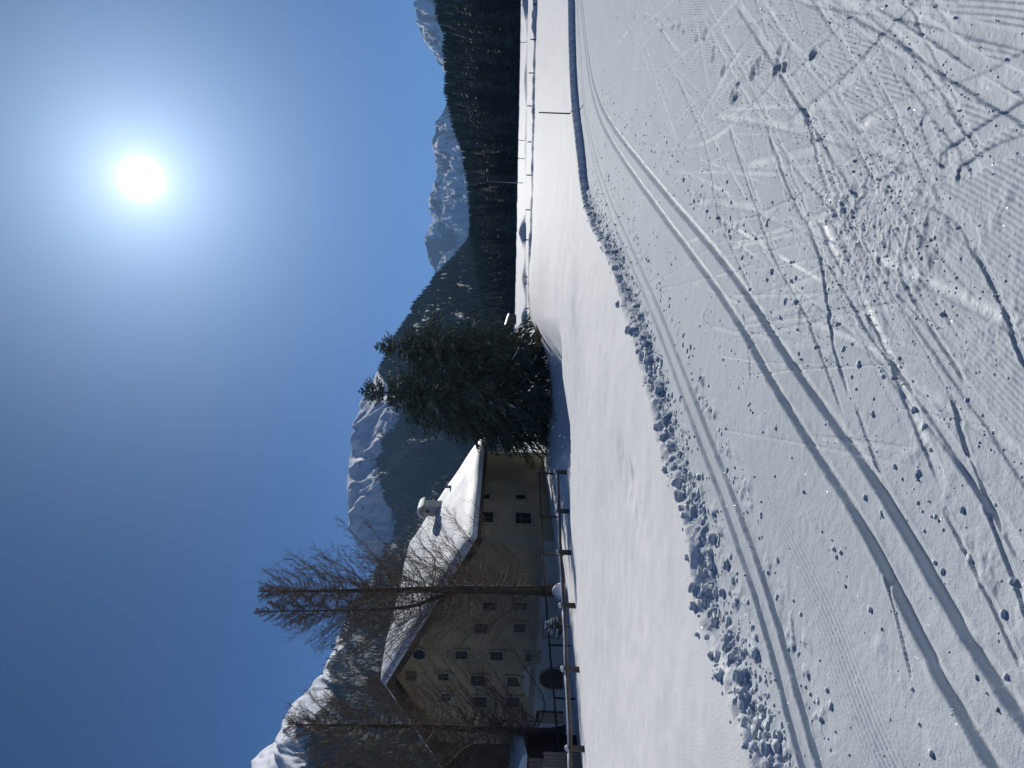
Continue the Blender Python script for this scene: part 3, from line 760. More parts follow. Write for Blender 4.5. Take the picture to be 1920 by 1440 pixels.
TOPU = np.array([560, 700, 820, 900, 980, 1050, 1100, 1150, 1165, 1200, 1240, 1260, 1300, 1340, 1370, 1400, 1440, 1520])
TOPV = np.array([925, 915, 905, 892, 876, 873, 868, 858, 855, 840, 832, 826, 828, 823, 826, 812, 805, 795])
spots = []
def hor(u): return V0 + math.tan(ROLL) * (u - 720)
for row, (Yr, du) in enumerate(((262, 11), (275, 13), (290, 14), (306, 15), (325, 16), (346, 17), (370, 17))):
    u = 585 if row < 3 else 700
    while u < 1500:
        uu = u + rgf.normal(0, 3.5); Y = (Yr + rgf.uniform(-6, 6)) / math.hypot(1, (uu - 720) / FPX)
        x = (uu - 720) / FPX * Y; spots.append((uu, x, Y, row)); u += du * rgf.uniform(.75, 1.3)
xs = np.array([s[1] for s in spots]); ys = np.array([s[2] for s in spots]); gzs = gzv(xs, ys)
order = rgf.permutation(len(spots))
front = [i for i in order if spots[i][3] <= 1 or spots[i][3] == 6][:]
rest = [i for i in order if i not in set(front)]
inds = (front + rest)[:296]; stuff_i = (front + rest)[296:]
def tree_size(i):
    uu, x, Y, row = spots[i]
    top = np.interp(uu, TOPU, TOPV); zt = at(uu, top, Y).z
    hmax = zt - gzs[i]
    H = min(hmax * rgf.uniform(.88, 1.0) if row >= 5 else hmax * rgf.uniform(.72, .97), rgf.uniform(17, 26))
    return max(7.0, H)
for i in inds:
    uu, x, Y, row = spots[i]; H = tree_size(i)
    brown = (1080 < uu < 1330) and row < 3 and rgf.random() < .2
    me = FOREST_B[rgf.integers(2)] if brown else FOREST[rgf.integers(len(FOREST))]
    o = obj('larch_tree' if brown else 'spruce_tree', me); o.location = (x, Y, gzs[i] - .3)
    s = H / (16 if brown else 18); o.scale = (s * rgf.uniform(.85, 1.15),) * 2 + (s,); o.rotation_euler[2] = rgf.uniform(0, 6.28)
    if brown: tag(o, 'brownish bare larch among the dark spruces along the far edge of the snow field', 'tree', 'larches in the far forest')
    else: tag(o, 'dark spruce in the forest along the far edge of the snow field', 'tree', 'spruces in the far forest')
P_ = np.array([(spots[i][1], spots[i][2], gzs[i] - .3) for i in stuff_i])
H_ = np.array([tree_size(i) for i in stuff_i])
ex = rgf.uniform(0, 1, (1500, 2)); eu = 560 + ex[:, 0] * 960; eY = (282 + ex[:, 1] * 150) / np.hypot(1, (eu - 720) / FPX); exx = (eu - 720) / FPX * eY; ez = gzv(exx, eY)
eh = np.minimum(np.array([at(a, np.interp(a, TOPU, TOPV) + 4, b).z for a, b in zip(eu, eY)]) - ez, rgf.uniform(12, 22, 1500))
keep = eh > 5
P_ = np.concatenate([P_, np.stack([exx, eY, ez], 1)[keep]]); H_ = np.concatenate([H_, eh[keep]])
Vt, Ft = conifer_block(P_, H_, 99, ((.06, .45, .17), (.25, .62, .145), (.45, .80, .115), (.64, 1.0, .075)))
tag(obj('forest', big_mesh('forest', Vt, Ft, (M_NEEDLE2,), smooth=False)), 'dense spruce wood behind the front trees of the far forest', 'forest', kind='stuff')

# ------------------------------------------------------------------ farmhouse
AL = math.radians(24)
HD = Vector((math.sin(AL), math.cos(AL), 0)); HG = Vector((-math.cos(AL), math.sin(AL), 0))     # along the side wall, along the gable
DH = 52.0
C0 = at(428, 950, DH); C0.z = 0
def on_plane(u, v, p0, nrm):
    d = ray(u, v); return CAMP + d * ((p0 - CAMP).dot(nrm) / d.dot(nrm))
def on_gable(u, v): return on_plane(u, v, C0, -HD)
def on_side(u, v): return on_plane(u, v, C0, -HG)
zE = at(428, 890, DH).z                        # wall top at the eaves
apex = on_gable(181, 736); wG = (apex - C0).dot(HG); zA = apex.z
LS = (on_side(592, 950) - C0).dot(HD)          # side wall length
LR = LS + 3.5
zB = -4.5
house = empty('farmhouse', C0 + Vector((0, 0, -2.2)), 'large ochre farmhouse with a steep snow covered roof behind the bare larches', 'house')
HI = house.location.copy()
def hp(mb, name, mat, parent=house, **k):
    """mesh built in world space, parented to a thing without moving it"""
    o = mb.build(name, mat, None, **k)
    par = parent; off = Vector((0, 0, 0))
    while par is not None: off += par.location; par = par.parent
    o.data.transform(Matrix.Translation(-off)); o.parent = parent
    return o
def HPt(g, s, z): return C0 + HG * g + HD * s + Vector((0, 0, z))
W2 = wG * 2
slope = (zA - zE) / wG
# walls: gable front as a pentagon slab, side wall, back walls
gl_left = 1.58 * wG
zL = zA - slope * (gl_left - wG)
mb = MB(); mb.prism([HPt(0, 0, zB), HPt(0, 0, zE), HPt(wG, 0, zA), HPt(gl_left, 0, zL), HPt(gl_left, 0, zB)], HD * .6)
gw = hp(mb, 'wall', M_PLASTER)
mb = MB(); mb.box(HPt(.3, LS / 2 + .3, (zB + zE) / 2), HG * .3, HD * (LS / 2 - .302), (0, 0, (zE - zB) / 2)); sw = hp(mb, 'wall', M_PLASTER)
mb = MB(); mb.prism([HPt(.61, LS + .01, zB), HPt(.61, LS + .01, zE + .3), HPt(wG, LR, zA), HPt(gl_left, LR, zL), HPt(gl_left, LR, zB)], HD * -.5); hp(mb, 'wall', M_PLASTER)
mb = MB(); mb.box(HPt(gl_left - .3, LR / 2 + .1, (zB + zL) / 2), HG * .3, HD * (LR / 2 - .6), (0, 0, (zL - zB) / 2)); hp(mb, 'wall', M_WOODD)
# dark timber barn part left of the plastered gable
mb = MB()
nb = 16
for i in range(nb):
    g0 = gl_left + .02 + i * .42; zt = zA - slope * (g0 + .2 - wG)
    if zt < -1.5: break
    mb.box(HPt(g0 + .2, .25, (zB + zt) / 2), HG * .195, HD * (.12 + .03 * (i % 2)), (0, 0, (zt - zB) / 2))
    o = hp(mb, 'plank', M_WOODD); mb = MB()
# whitewashed ground floor, string course
gf = lambda u, v: on_gable(u, v)
p_s = on_gable(312, 1013); zS = p_s.z
mb = MB(); mb.box(HPt(gl_left / 2, -.02, (zB + zS) / 2), HG * (gl_left / 2 - .02), HD * .025, (0, 0, (zS - zB) / 2)); hp(mb, 'plinth', M_WHITE)
mb = MB(); mb.box(HPt(gl_left / 2, -.07, zS + .12), HG * (gl_left / 2 + .03), HD * .08, (0, 0, .12)); mb.box(HPt(gl_left / 2, -.05, zS + .34), HG * (gl_left / 2), HD * .06, (0, 0, .06)); hp(mb, 'string_course', M_TRIM)
# roof: two slabs with overhang, verges follow the ridge; then the snow lying on it
OV, OVG, TH_R = 1.0, 1.3, .28
def roof_slab(g_edge, zdrop, t0, t1, inset, ridge_ext):
    e0 = HPt(g_edge, -OVG + inset, zA - slope * abs(g_edge - wG)); e1 = HPt(g_edge, (LS + 1.0 - inset) if g_edge < wG else LR + 1.0 - inset, e0.z)
    r0 = HPt(wG, -OVG + inset, zA); r1 = HPt(wG, LR + 1.0 - inset, zA)
    up = Vector((0, 0, 1))
    return [e0 + up * t0, e1 + up * t0, r1 + up * t0, r0 + up * t0, e0 + up * t1, e1 + up * t1, r1 + up * t1, r0 + up * t1]
gR, gL = -OV, gl_left + 7.5
mb = MB(); mb.hexa(roof_slab(gR, 0, .03, TH_R, 0, 0)); roof = hp(mb, 'roof', M_ROOF)
mb = MB(); mb.hexa(roof_slab(gL, 0, .03, TH_R, 0, 0)); hp(mb, 'roof', M_ROOF)
def snow_sheet(g_edge, thick, seed):
    """soft snow blanket on one roof slope, rounded at its rims"""
    n1, n2 = 46, 30; rg_t = []
    V = np.zeros((2, n1, n2, 3))
    for i in range(n1):
        for j in range(n2):
            a, b = i / (n1 - 1), j / (n2 - 1)
            g = g_edge + (wG - g_edge) * b
            send = (LS + 1.0 + (LR - LS) * b) if g_edge < wG else LR + 1.0
            s = -OVG + (send + OVG) * a
            zb = zA - slope * abs(g - wG) + TH_R + .004
            rim = min(1, 5 * min(a * 3, (1 - a) * 3, b * 3 + (.0)) ) if True else 1
            t = thick * (.30 + .70 * math.sqrt(min(1, max(0, 6 * min(a, 1 - a) * 2))) ** .8) * (.55 + .45 * min(1, b * 14))
            t *= 1 + .18 * float(fbm(np.array([g / 2.6 + seed]), np.array([s / 3.0]), 3, seed)[0])
            p = HPt(g, s, zb); V[0, i, j] = p; V[1, i, j] = p + Vector((0, 0, t))
    n = n1 * n2; ii = np.arange(n).reshape(n1, n2)
    top = np.stack([ii[:-1, :-1], ii[1:, :-1], ii[1:, 1:], ii[:-1, 1:]], -1).reshape(-1, 4)
    ring = np.concatenate([ii[0, :], ii[1:, -1], ii[-1, -2::-1], ii[-2:0:-1, 0]])
    side = np.stack([ring, np.roll(ring, -1), np.roll(ring, -1) + n, ring + n], -1)
    F = np.concatenate([top + n, top[:, ::-1], side])
    me = big_mesh('roof_snow', V.reshape(-1, 3) - np.array(HI), F, (M_RSNOW,))
    import bmesh
    bm = bmesh.new(); bm.from_mesh(me); bmesh.ops.recalc_face_normals(bm, faces=bm.faces[:]); bm.to_mesh(me); bm.free()
    o = obj('roof_snow', me, house); return o
snow_sheet(gR, .62, 3); snow_sheet(gL, .34, 5)
# purlin ends and verge boards under the gable overhang
for side in (0, 1):
    mb = MB()
    g0, g1 = (gR + .05, wG) if side == 0 else (gL - .05, wG)
    a = HPt(g0, -OVG - .02, zA - slope * abs(g0 - wG)); b = HPt(wG, -OVG - .02, zA)
    mb.hexa([a + Vector((0, 0, -.20)), b + Vector((0, 0, -.20)), b + Vector((0, 0, -.20)) + HD * .07, a + Vector((0, 0, -.20)) + HD * .07,
             a + Vector((0, 0, .22)), b + Vector((0, 0, .22)), b + Vector((0, 0, .22)) + HD * .07, a + Vector((0, 0, .22)) + HD * .07])
    hp(mb, 'verge_board', M_WOODD)
for gg in (.35, wG * .5, wG, wG * 1.45):
    zt = zA - slope * abs(gg - wG) - .22
    mb = MB(); mb.box(HPt(gg, -OVG / 2 + .3, zt), HG * .13, HD * (OVG / 2 + .15), (0, 0, .16)); hp(mb, 'purlin', M_WOODD)
# quoins: corner stones at three corners
def quoins(g, s, along_g, along_s, z0, z1):
    z = z0; k = 0
    while z < z1 - .2:
        h = .46; lg, ls = (.62, .36) if k % 2 else (.36, .62)
        mb = MB()
        if along_g: mb.box(HPt(g + along_g * lg / 2, s - .02, z + h / 2), HG * lg / 2, HD * .04, (0, 0, h / 2 - .012))
        if along_s: mb.box(HPt(g - .02, s + along_s * ls / 2 + (.021 if along_g else 0), z + h / 2), HG * .04, HD * ls / 2, (0, 0, h / 2 - .012))
        hp(mb, 'quoin', M_TRIM); z += h; k += 1
quoins(0, 0, 1, 1, zS + .45, zE - .1); quoins(0, LS, 0, -1, -2.6, zE - .1); quoins(gl_left, 0, -1, 0, zS + .45, zL - .3)
# windows and doors
def window(plane, u0, u1, v0, v1, frame=.16, bars=True, pediment=False):
    uc, vc = (u0 + u1) / 2, (v0 + v1) / 2
    if plane == 'g': ax, nn, f = HG, -HD, on_gable
    else: ax, nn, f = HD, -HG, on_side
    p = f(uc, vc); a = f(u0, vc); b = f(u1, vc); t = f(uc, v0); q = f(uc, v1)
    w = abs((b - a).dot(ax)) / 2; h = abs(t.z - q.z) / 2
    out = .05
    mb = MB(); Z = Vector((0, 0, 1))
    for sx in (-1, 1): mb.box(p + ax * sx * (w + frame / 2) + nn * .03, ax * (frame / 2), nn * out, Z * (h + frame))
    for sz in (-1, 1): mb.box(p + Z * sz * (h + frame / 2) + nn * .03, ax * (w - .002), nn * (out - .003), Z * (frame / 2))
    if pediment: mb.prism([p + Z * (h + frame + .25) + ax * (w + .1) + nn * .02, p + Z * (h + frame + .25) - ax * (w + .1) + nn * .02, p + Z * (h + frame + .75) + nn * .02], nn * .03)
    wo_ = hp(mb, 'window', M_TRIM)
    mb = MB(); mb.box(p + nn * .012, ax * w, nn * .01, Z * h); hp(mb, 'pane', M_GLASS, wo_)
    if bars:
        mb = MB(); mb.box(p + nn * .035, ax * .035, nn * .012, Z * h)
        mb.box(p + nn * .034 + Z * h * .25, ax * w, nn * .010, Z * .03); hp(mb, 'sash', M_WOOD, wo_)
    mb = MB(); mb.box(p - Z * (h + frame + .05) + nn * .09, ax * (w + frame + .06), nn * .10, Z * .05); hp(mb, 'sill', M_TRIM, wo_)
    return wo_
for (vc, yc, dv, du, ped) in ((831, 1268, 9, 13, 0), (865, 1227, 11, 15, 1), (896, 1275, 13, 18, 0), (931, 1229, 12, 15, 1), (996, 1231, 11, 15, 0), (901, 1177, 13, 17, 0), (974, 1176, 11, 16, 0),
                              (900, 1315, 14, 19, 0), (963, 1277, 12, 17, 0), (962, 1315, 12, 17, 0), (836, 1306, 9, 13, 0), (976, 1136, 12, 14, 0), (917, 1136, 12, 14, 0), (1030, 1180, 10, 24, 0), (930, 1360, 13, 15, 0)):
    u = 1440 - yc; window('g', u - du / 2, u + du / 2, vc - dv, vc + dv, pediment=bool(ped))
for (vc, yc, dv, du) in ((910.5, 932, 8.5, 9), (976, 933, 9, 9), (911, 971, 15, 20), (981, 973, 16, 21)):
    u = 1440 - yc; window('s', u - du / 2, u + du / 2, vc - dv * .9, vc + dv * .9, bars=dv > 10)
# attic openings: a round one under the ridge and two dark hatches
p = on_gable(214, 786); mb = MB()
ringp = [p - HD * .02 + HG * math.cos(a) * .62 + Vector((0, 0, math.sin(a) * .62)) for a in np.linspace(0, 2 * math.pi, 20, endpoint=False)]
mb.prism(ringp, -HD * .06); ow = hp(mb, 'window', M_TRIM)
mb = MB(); mb.prism([p - HD * .085 + HG * math.cos(a) * .45 + Vector((0, 0, math.sin(a) * .45)) for a in np.linspace(0, 2 * math.pi, 20, endpoint=False)], -HD * .01); hp(mb, 'pane', M_GLASS, ow)
for u, v in ((173, 771), (232, 768)):
    p = on_gable(u, v); mb = MB(); mb.box(p - HD * .03, HG * .42, HD * .03, (0, 0, .4)); hp(mb, 'hatch', M_WOODD)
# painted shield above the gate and the arched gate itself
a_, b_, c_ = on_gable(131, 1000), on_gable(197, 1000), on_gable(168, 980)
mb = MB(); mb.prism([HPt((b_ - C0).dot(HG), -.03, zS + .42), HPt((a_ - C0).dot(HG), -.03, zS + .42), HPt((c_ - C0).dot(HG), -.03, zS + 1.35)], -HD * .03); hp(mb, 'gable_panel', M_WHITE)
pc = on_gable(169, 1040); ga = (pc - C0).dot(HG); hwid = abs((on_gable(187, 1040) - on_gable(151, 1040)).dot(HG)) / 2
zt = on_gable(169, 1012).z; zsp = zt - hwid * .95
arc_o = [HPt(ga + math.cos(t) * (hwid + .12), -.05, zsp + math.sin(t) * (hwid * .95 + .12)) for t in np.linspace(0, math.pi, 15)]
mb = MB(); mb.prism([HPt(ga + hwid + .12, -.05, zB)] + arc_o + [HPt(ga - hwid - .12, -.05, zB)], -HD * .06); gate = hp(mb, 'arched_gate', M_TRIM)
arc_i = [HPt(ga + math.cos(t) * hwid, -.112, zsp + math.sin(t) * hwid * .95) for t in np.linspace(0, math.pi, 15)]
mb = MB(); mb.prism([HPt(ga + hwid, -.112, zB)] + arc_i + [HPt(ga - hwid, -.112, zB)], -HD * .02); hp(mb, 'leaf', M_WOODD, gate)
mb = MB(); mb.box(HPt(ga, -.14, zB / 2 + zsp / 2), HG * .03, HD * .015, (0, 0, (zsp - zB) / 2)); mb.box(HPt(ga, -.145, zsp), HG * hwid * .98, HD * .015, (0, 0, .06)); hp(mb, 'gate_rail', M_WOOD, gate)
d0, d1 = on_gable(106, 1030), on_gable(88, 1030); zdt = on_gable(97, 1006).z
gd = ((d0 - C0).dot(HG) + (d1 - C0).dot(HG)) / 2; wd_ = abs((d1 - d0).dot(HG)) / 2
mb = MB(); mb.box(HPt(gd, -.08, (zB + zdt) / 2), HG * (wd_ + .08), HD * .04, (0, 0, (zdt - zB) / 2 + .04)); dr_ = hp(mb, 'door', M_WOODD)
mb = MB(); mb.box(HPt(gd, -.13, (zB + zdt) / 2 - .1), HG * wd_, HD * .012, (0, 0, (zdt - zB) / 2 - .1)); hp(mb, 'door_leaf', M_PLANK, dr_)
# chimney on the sunny slope: a little house of its own with a snow cap
pch = None
gch = wG * .47
for s_try in np.linspace(0, LS, 200):
    q = HPt(gch, s_try, zA - slope * (wG - gch) + TH_R + .5)
    d = q - CAMP; uu = 720 + FPX * d.dot(RT) / d.dot(FWD)
    if pch is None or abs(uu - 514) < pch[0]: pch = (abs(uu - 514), s_try)
sch = pch[1]; zc0 = zA - slope * (wG - gch)
mb = MB(); mb.box(HPt(gch, sch, zc0 + .9), HG * .50, HD * .46, (0, 0, 1.15))
chim = hp(mb, 'chimney', M_WHITE)
mb = MB(); mb.prism([HPt(gch - .68, sch - .62, zc0 + 2.05), HPt(gch + .68, sch - .62, zc0 + 2.05), HPt(gch, sch - .62, zc0 + 2.55)], HD * 1.24); hp(mb, 'chimney_cap', M_TRIM, chim)
mb = MB(); arcp = [HPt(gch - .70 + 1.4 * t, sch - .66, zc0 + 2.10 + .52 * math.sin(math.pi * t) ** .7) for t in np.linspace(0, 1, 13)]
arcq = [HPt(gch + .70 - 1.4 * t, sch - .70, zc0 + 2.03 + .50 * (1 - abs(2 * t - 1))) for t in np.linspace(0, 1, 3)]
mb.prism(arcp + arcq, HD * 1.32); hp(mb, 'snow_cap', M_RSNOW, chim, smooth=False)
mb = MB(); mb.tube([HPt(gch, sch - .45, zc0 + 1.75), HPt(gch, sch - .475, zc0 + 1.75)], [.16, .16], 14); hp(mb, 'flue_opening', M_GLASS, chim)
mb = MB(); gv = wG * .30; sv = sch + .2; zv = zA - slope * (wG - gv); mb.tube([HPt(gv, sv, zv), HPt(gv, sv, zv + 1.25)], [.12, .12], 10); hp(mb, 'vent_pipe', M_METAL)

# ------------------------------------------------------------------ trees near the house
def hero_spruce(name, base, H, rad, seed, label, col_low=.05, taper=.8, lean=0.0):
    rg = np.random.default_rng(seed)
    t = empty(name, base, label, 'tree', None)
    tv, tf = tubes(np.array([[[0, 0, -.6], [lean * .3, 0, H * .4], [lean * .8, 0, H * .8], [lean, 0, H]]]), np.array([[H * .017, H * .012, H * .005, .015]]), 8)
    obj('trunk', big_mesh('trunk', tv, tf, (M_BARK,)), t)
    parts, sn = [], []
    nW = int(H * 3.3)
    bough, bl = [], []
    for i in range(nW):
        f = (i + rg.uniform(-.3, .3)) / (nW - 1); f = min(max(f, 0), 1) ** .93
        zc = H * (col_low + (1 - col_low) * f * .985)
        L = rad * min(1, (1 - f) * 1.0 / taper) ** .9 * rg.uniform(.85, 1.1) + .06
        nb = 7 if f < .75 else 6
        for k in range(nb):
            a = 2 * math.pi * (k + rg.uniform(-.35, .35)) / nb + i * 1.3; l = L * rg.uniform(.6, 1.22)
            up = .55 * (f > .86) + .22 * (f > .6) - .02
            s = np.linspace(0, 1, 6); zz_ = zc + l * (up * s - (.62 - .45 * f) * s ** 1.7 + .28 * np.clip(s - .7, 0, 1) ** 1.0 * 1.3)
            xx = lean * f + np.cos(a) * l * s; yy = np.sin(a) * l * s
            bough.append(np.stack([xx, yy, zz_], -1)); bl.append(l)
    B = np.array(bough); bl = np.array(bl); nB = len(B)
    R_ = (0.018 * bl + .012)[:, None] * np.linspace(1, .25, 6)[None]
    parts.append(tubes(B, R_, 4))
    # side sprays, hanging, clothed in needles
    nt = 14
    for k in range(nt):
        f = .16 + .84 * (k + rg.uniform(0, .9, nB)) / nt; f = np.clip(f, 0, .999)
        i0 = np.floor(f * 5).astype(int); fr = (f * 5 - i0)[:, None]
        p = B[np.arange(nB), i0] * (1 - fr) + B[np.arange(nB), i0 + 1] * fr
        tg = B[np.arange(nB), i0 + 1] - B[np.arange(nB), i0]; tg /= np.linalg.norm(tg, axis=1, keepdims=True)
        sd = np.cross(tg, np.array([0, 0, 1.0])); sd /= np.linalg.norm(sd, axis=1, keepdims=True)
        sgn = 1 if k % 2 else -1
        d = tg * rg.uniform(.45, .95, (nB, 1)) + sd * sgn * rg.uniform(.55, 1.0, (nB, 1)) + np.array([0, 0, -1.0]) * rg.uniform(.05, .75, (nB, 1))
        d /= np.linalg.norm(d, axis=1, keepdims=True)
        ln = (.07 + .34 * bl * (1 - .65 * f) * rg.uniform(.6, 1.2, nB))[:, None]
        q = p + d * ln * .55; e = p + d * ln + np.array([0, 0, -.22]) * ln
        w0 = (.020 + .022 * rg.random(nB)) * np.clip(.45 + .35 * bl, .4, 1.15)
        parts.append(tubes(np.stack([p, q, e], 1), np.stack([w0 * .75, w0 * 1.25, w0 * .15], 1), 3))
        for g in range(2):                 # second-order sprays
            mp_ = p + (q - p) * rg.uniform(.5, 1.6, (nB, 1))
            dd_ = d + sd * rg.uniform(-.9, .9, (nB, 1)) + np.array([0, 0, -1.0]) * rg.uniform(0, .9, (nB, 1)); dd_ /= np.linalg.norm(dd_, axis=1, keepdims=True)
            l2 = ln * rg.uniform(.35, .7, (nB, 1))
            parts.append(tubes(np.stack([mp_, mp_ + dd_ * l2 * .5, mp_ + dd_ * l2 + np.array([0, 0, -.1]) * l2], 1), np.stack([w0 * .6, w0 * .95, w0 * .1], 1), 3))
    V, F = join(parts)
    obj('crown', big_mesh('crown', V, F, (M_NEEDLE,), smooth=False), t)
    # a little old snow caught on the boughs
    pick = rg.random(nB) < .16
    Bs = B[pick]; ls_ = bl[pick]; a0 = rg.integers(1, 4, len(Bs))
    S = np.stack([Bs[np.arange(len(Bs)), a0], .5 * (Bs[np.arange(len(Bs)), a0] + Bs[np.arange(len(Bs)), a0 + 1]), Bs[np.arange(len(Bs)), a0 + 1]], 1) + np.array([0, 0, .05])
    rr = (.022 + .012 * ls_)[:, None] * np.array([[.25, 1, .2]]) * rg.uniform(.6, 1.3, (len(Bs), 1))
    sv, sf = tubes(S, rr, 6)
    so = obj('bough_snow', big_mesh('bough_snow', sv, sf, (M_RSNOW,)), t); so['kind'] = 'stuff'
    return t
def tree_at(u_base, v_base, Y, u_top, v_top):
    b = at(u_base, v_base, Y); tp = at(u_top, v_top, Y)
    return Vector((b.x, b.y, gz(b.x, b.y))), tp.z - gz(b.x, b.y), tp.x - b.x
b, H, ln = tree_at(694, 1034, 57.5, 706, 669)
hero_spruce('spruce_tree', b, H, 3.9, 501, 'tallest dark spruce, in the middle of the clump beside the farmhouse', taper=.50, lean=ln)
b, H, ln = tree_at(777, 1033, 58, 790, 699)
hero_spruce('spruce_tree', b, H, 2.7, 502, 'dark spruce at the right end of the clump with a thin pointed top', taper=.36, lean=ln)
b, H, ln = tree_at(640, 1031, 61, 646, 785)
hero_spruce('spruce_tree', b, H, 2.7, 503, 'shorter spruce at the left of the clump close to the farmhouse wall', taper=.7, lean=ln)

def larch(base, stems, spread, seed, label, nl=190, zmin=.14, tw=26, group=None):
    """bare larch: stems = list of polylines (relative), radius0; limbs sweep out and up, fine twigs on them"""
    rg = np.random.default_rng(seed); t = empty('larch_tree', base, label, 'tree', group)
    for si, (pl, r0, rt) in enumerate(stems):
        pl = smooth_line(np.array(pl, float), 6); k = len(pl)
        rad = np.linspace(1, 0, k) ** .85 * (r0 - rt) + rt
        if si == 0: rad[:3] *= np.array([1.5, 1.2, 1.05])
        tv, tf = tubes(pl[None], rad[None], 9); obj('trunk', big_mesh('trunk', tv, tf, (M_BARK,)), t)
    limbs, ll = [], []; H = stems[0][0][-1][2]
    for si, (pl, r0, rt) in enumerate(stems):
        pl = smooth_line(np.array(pl, float), 6); zs = pl[:, 2]
        n = nl if si == 0 else int(nl * .6)
        z0 = max(zmin * H, zs[0])
        for i in range(n):
            f = ((i + rg.random()) / n) ** .95; z = z0 + (zs[-1] - z0) * f * .985
            g = z / H
            L = np.interp(g, [0, .15, .35, .55, .75, .9, 1.0], [.75, .95, 1.0, .88, .62, .34, .07]) * spread * rg.uniform(.55, 1.12)
            if si: L *= .8
            a = i * 2.39996 + rg.uniform(-.5, .5); s = np.linspace(0, 1, 8)
            rise = np.interp(g, [0, .35, .6, 1], [.12, .22, .55, 1.1]); drop = np.interp(g, [0, .4, 1], [.42, .30, .0])
            zz_ = z + L * (rise * s * .4 - drop * np.sin(np.pi * np.clip(s / .62, 0, 1)) * .38 + (.55 + .3 * rise) * np.clip(s - .42, 0, 1) ** 1.35)
            wob = np.cumsum(rg.normal(0, .025, (8, 2)), 0) * L; wob[0] = 0
            cx = np.interp(z, zs, pl[:, 0]); cy = np.interp(z, zs, pl[:, 1])
            hx = L * s * np.interp(g, [0, .6, 1], [1, .95, .8])
            limbs.append(np.stack([cx + np.cos(a) * hx + wob[:, 0], cy + np.sin(a) * hx + wob[:, 1], zz_], -1)); ll.append(L)
    B = np.array(limbs); ll = np.array(ll); nB = len(B)
    R_ = (.0075 * ll + .007)[:, None] * np.linspace(1, .22, 8)[None] ** .9
    lv, lf = tubes(B, R_, 3)
    lo = obj('limbs', big_mesh('limbs', lv, lf, (M_TWIG,)), t); lo['kind'] = 'stuff'
    parts = []
    for k in range(tw):
        f = np.clip(.12 + .88 * (k + rg.random(nB)) / tw, 0, .999); i0 = np.floor(f * 7).astype(int); fr = (f * 7 - i0)[:, None]; ar = np.arange(nB)
        p = B[ar, i0] * (1 - fr) + B[ar, i0 + 1] * fr; tg = B[ar, i0 + 1] - B[ar, i0]; tg /= np.linalg.norm(tg, axis=1, keepdims=True)
        rnd = rg.normal(0, 1, (nB, 3)); d = tg * .8 + rnd * .62 + np.array([0, 0, .28]); d /= np.linalg.norm(d, axis=1, keepdims=True)
        ln = ((.22 + .13 * ll) * np.clip(.35 + .35 * ll, .35, 1.0) * rg.uniform(.45, 1.3, nB))[:, None]
        q = p + d * ln * .5; e = q + (d + np.array([0, 0, .30]) + rg.normal(0, .18, (nB, 3))) * ln * .5
        r0 = np.full(nB, .0092)
        parts.append(tubes(np.stack([p, q, e], 1), np.stack([r0, r0 * .8, r0 * .4], 1), 3))
        for g in range(2):
            mp_ = p + (q - p) * rg.uniform(.4, 1.7, (nB, 1)); d2 = d + rg.normal(0, .75, (nB, 3)) + np.array([0, 0, .15]); d2 /= np.linalg.norm(d2, axis=1, keepdims=True)
            l2 = ln * rg.uniform(.35, .75, (nB, 1)); e2 = mp_ + d2 * l2
            parts.append(tubes(np.stack([mp_, e2], 1), np.stack([r0 * .75, r0 * .35], 1), 3))
    V, F = join(parts)
    to = obj('twigs', big_mesh('twigs', V, F, (M_TWIG,), smooth=False), t); to['kind'] = 'stuff'
    return t
def rel(pts, base, Y): return [tuple(at(u, v, Y) - base) for u, v in pts]
YL = 44.0
bb = at(332, 1052, YL); bb.z = gz(bb.x, bb.y)
main = rel([(332, 1056), (333, 1000), (335, 900), (334, 800), (333, 700), (332, 600), (331, 488)], bb, YL)
fork = rel([(332, 860), (318, 815), (303, 770), (297, 700), (295, 600), (294, 476)], bb, YL + .3)
larch(bb, [(main, .33, .02), (fork, .15, .018)], 4.6, 601, 'tall bare larch with two tops in front of the farmhouse roof', nl=165, tw=38)
bb = at(70, 1056, 45); bb.z = gz(bb.x, bb.y)
main = rel([(68, 1060), (68, 1000), (72, 900), (77, 800), (79, 700), (80, 610), (82, 535)], bb, 45)
larch(bb, [(main, .27, .015)], 4.7, 602, 'bare larch with a dark rough trunk in front of the left end of the farmhouse', nl=175, tw=38)
for k, (u, vb, vt, Y, sp, lb) in enumerate(((-15, 1056, 590, 47, 4.8, 'bare larch at the left edge of the photo behind the wooden shed'), (152, 1040, 690, 70, 4.4, 'bare larch crown showing behind the left slope of the farmhouse roof'))):
    bb = at(u, vb, Y); bb.z = gz(bb.x, bb.y)
    main = rel([(u, vb), (u + 3, (vb + vt) / 2), (u + 6, vt)], bb, Y)
    larch(bb, [(main, .24, .015)], sp, 610 + k, lb, nl=150, tw=38)

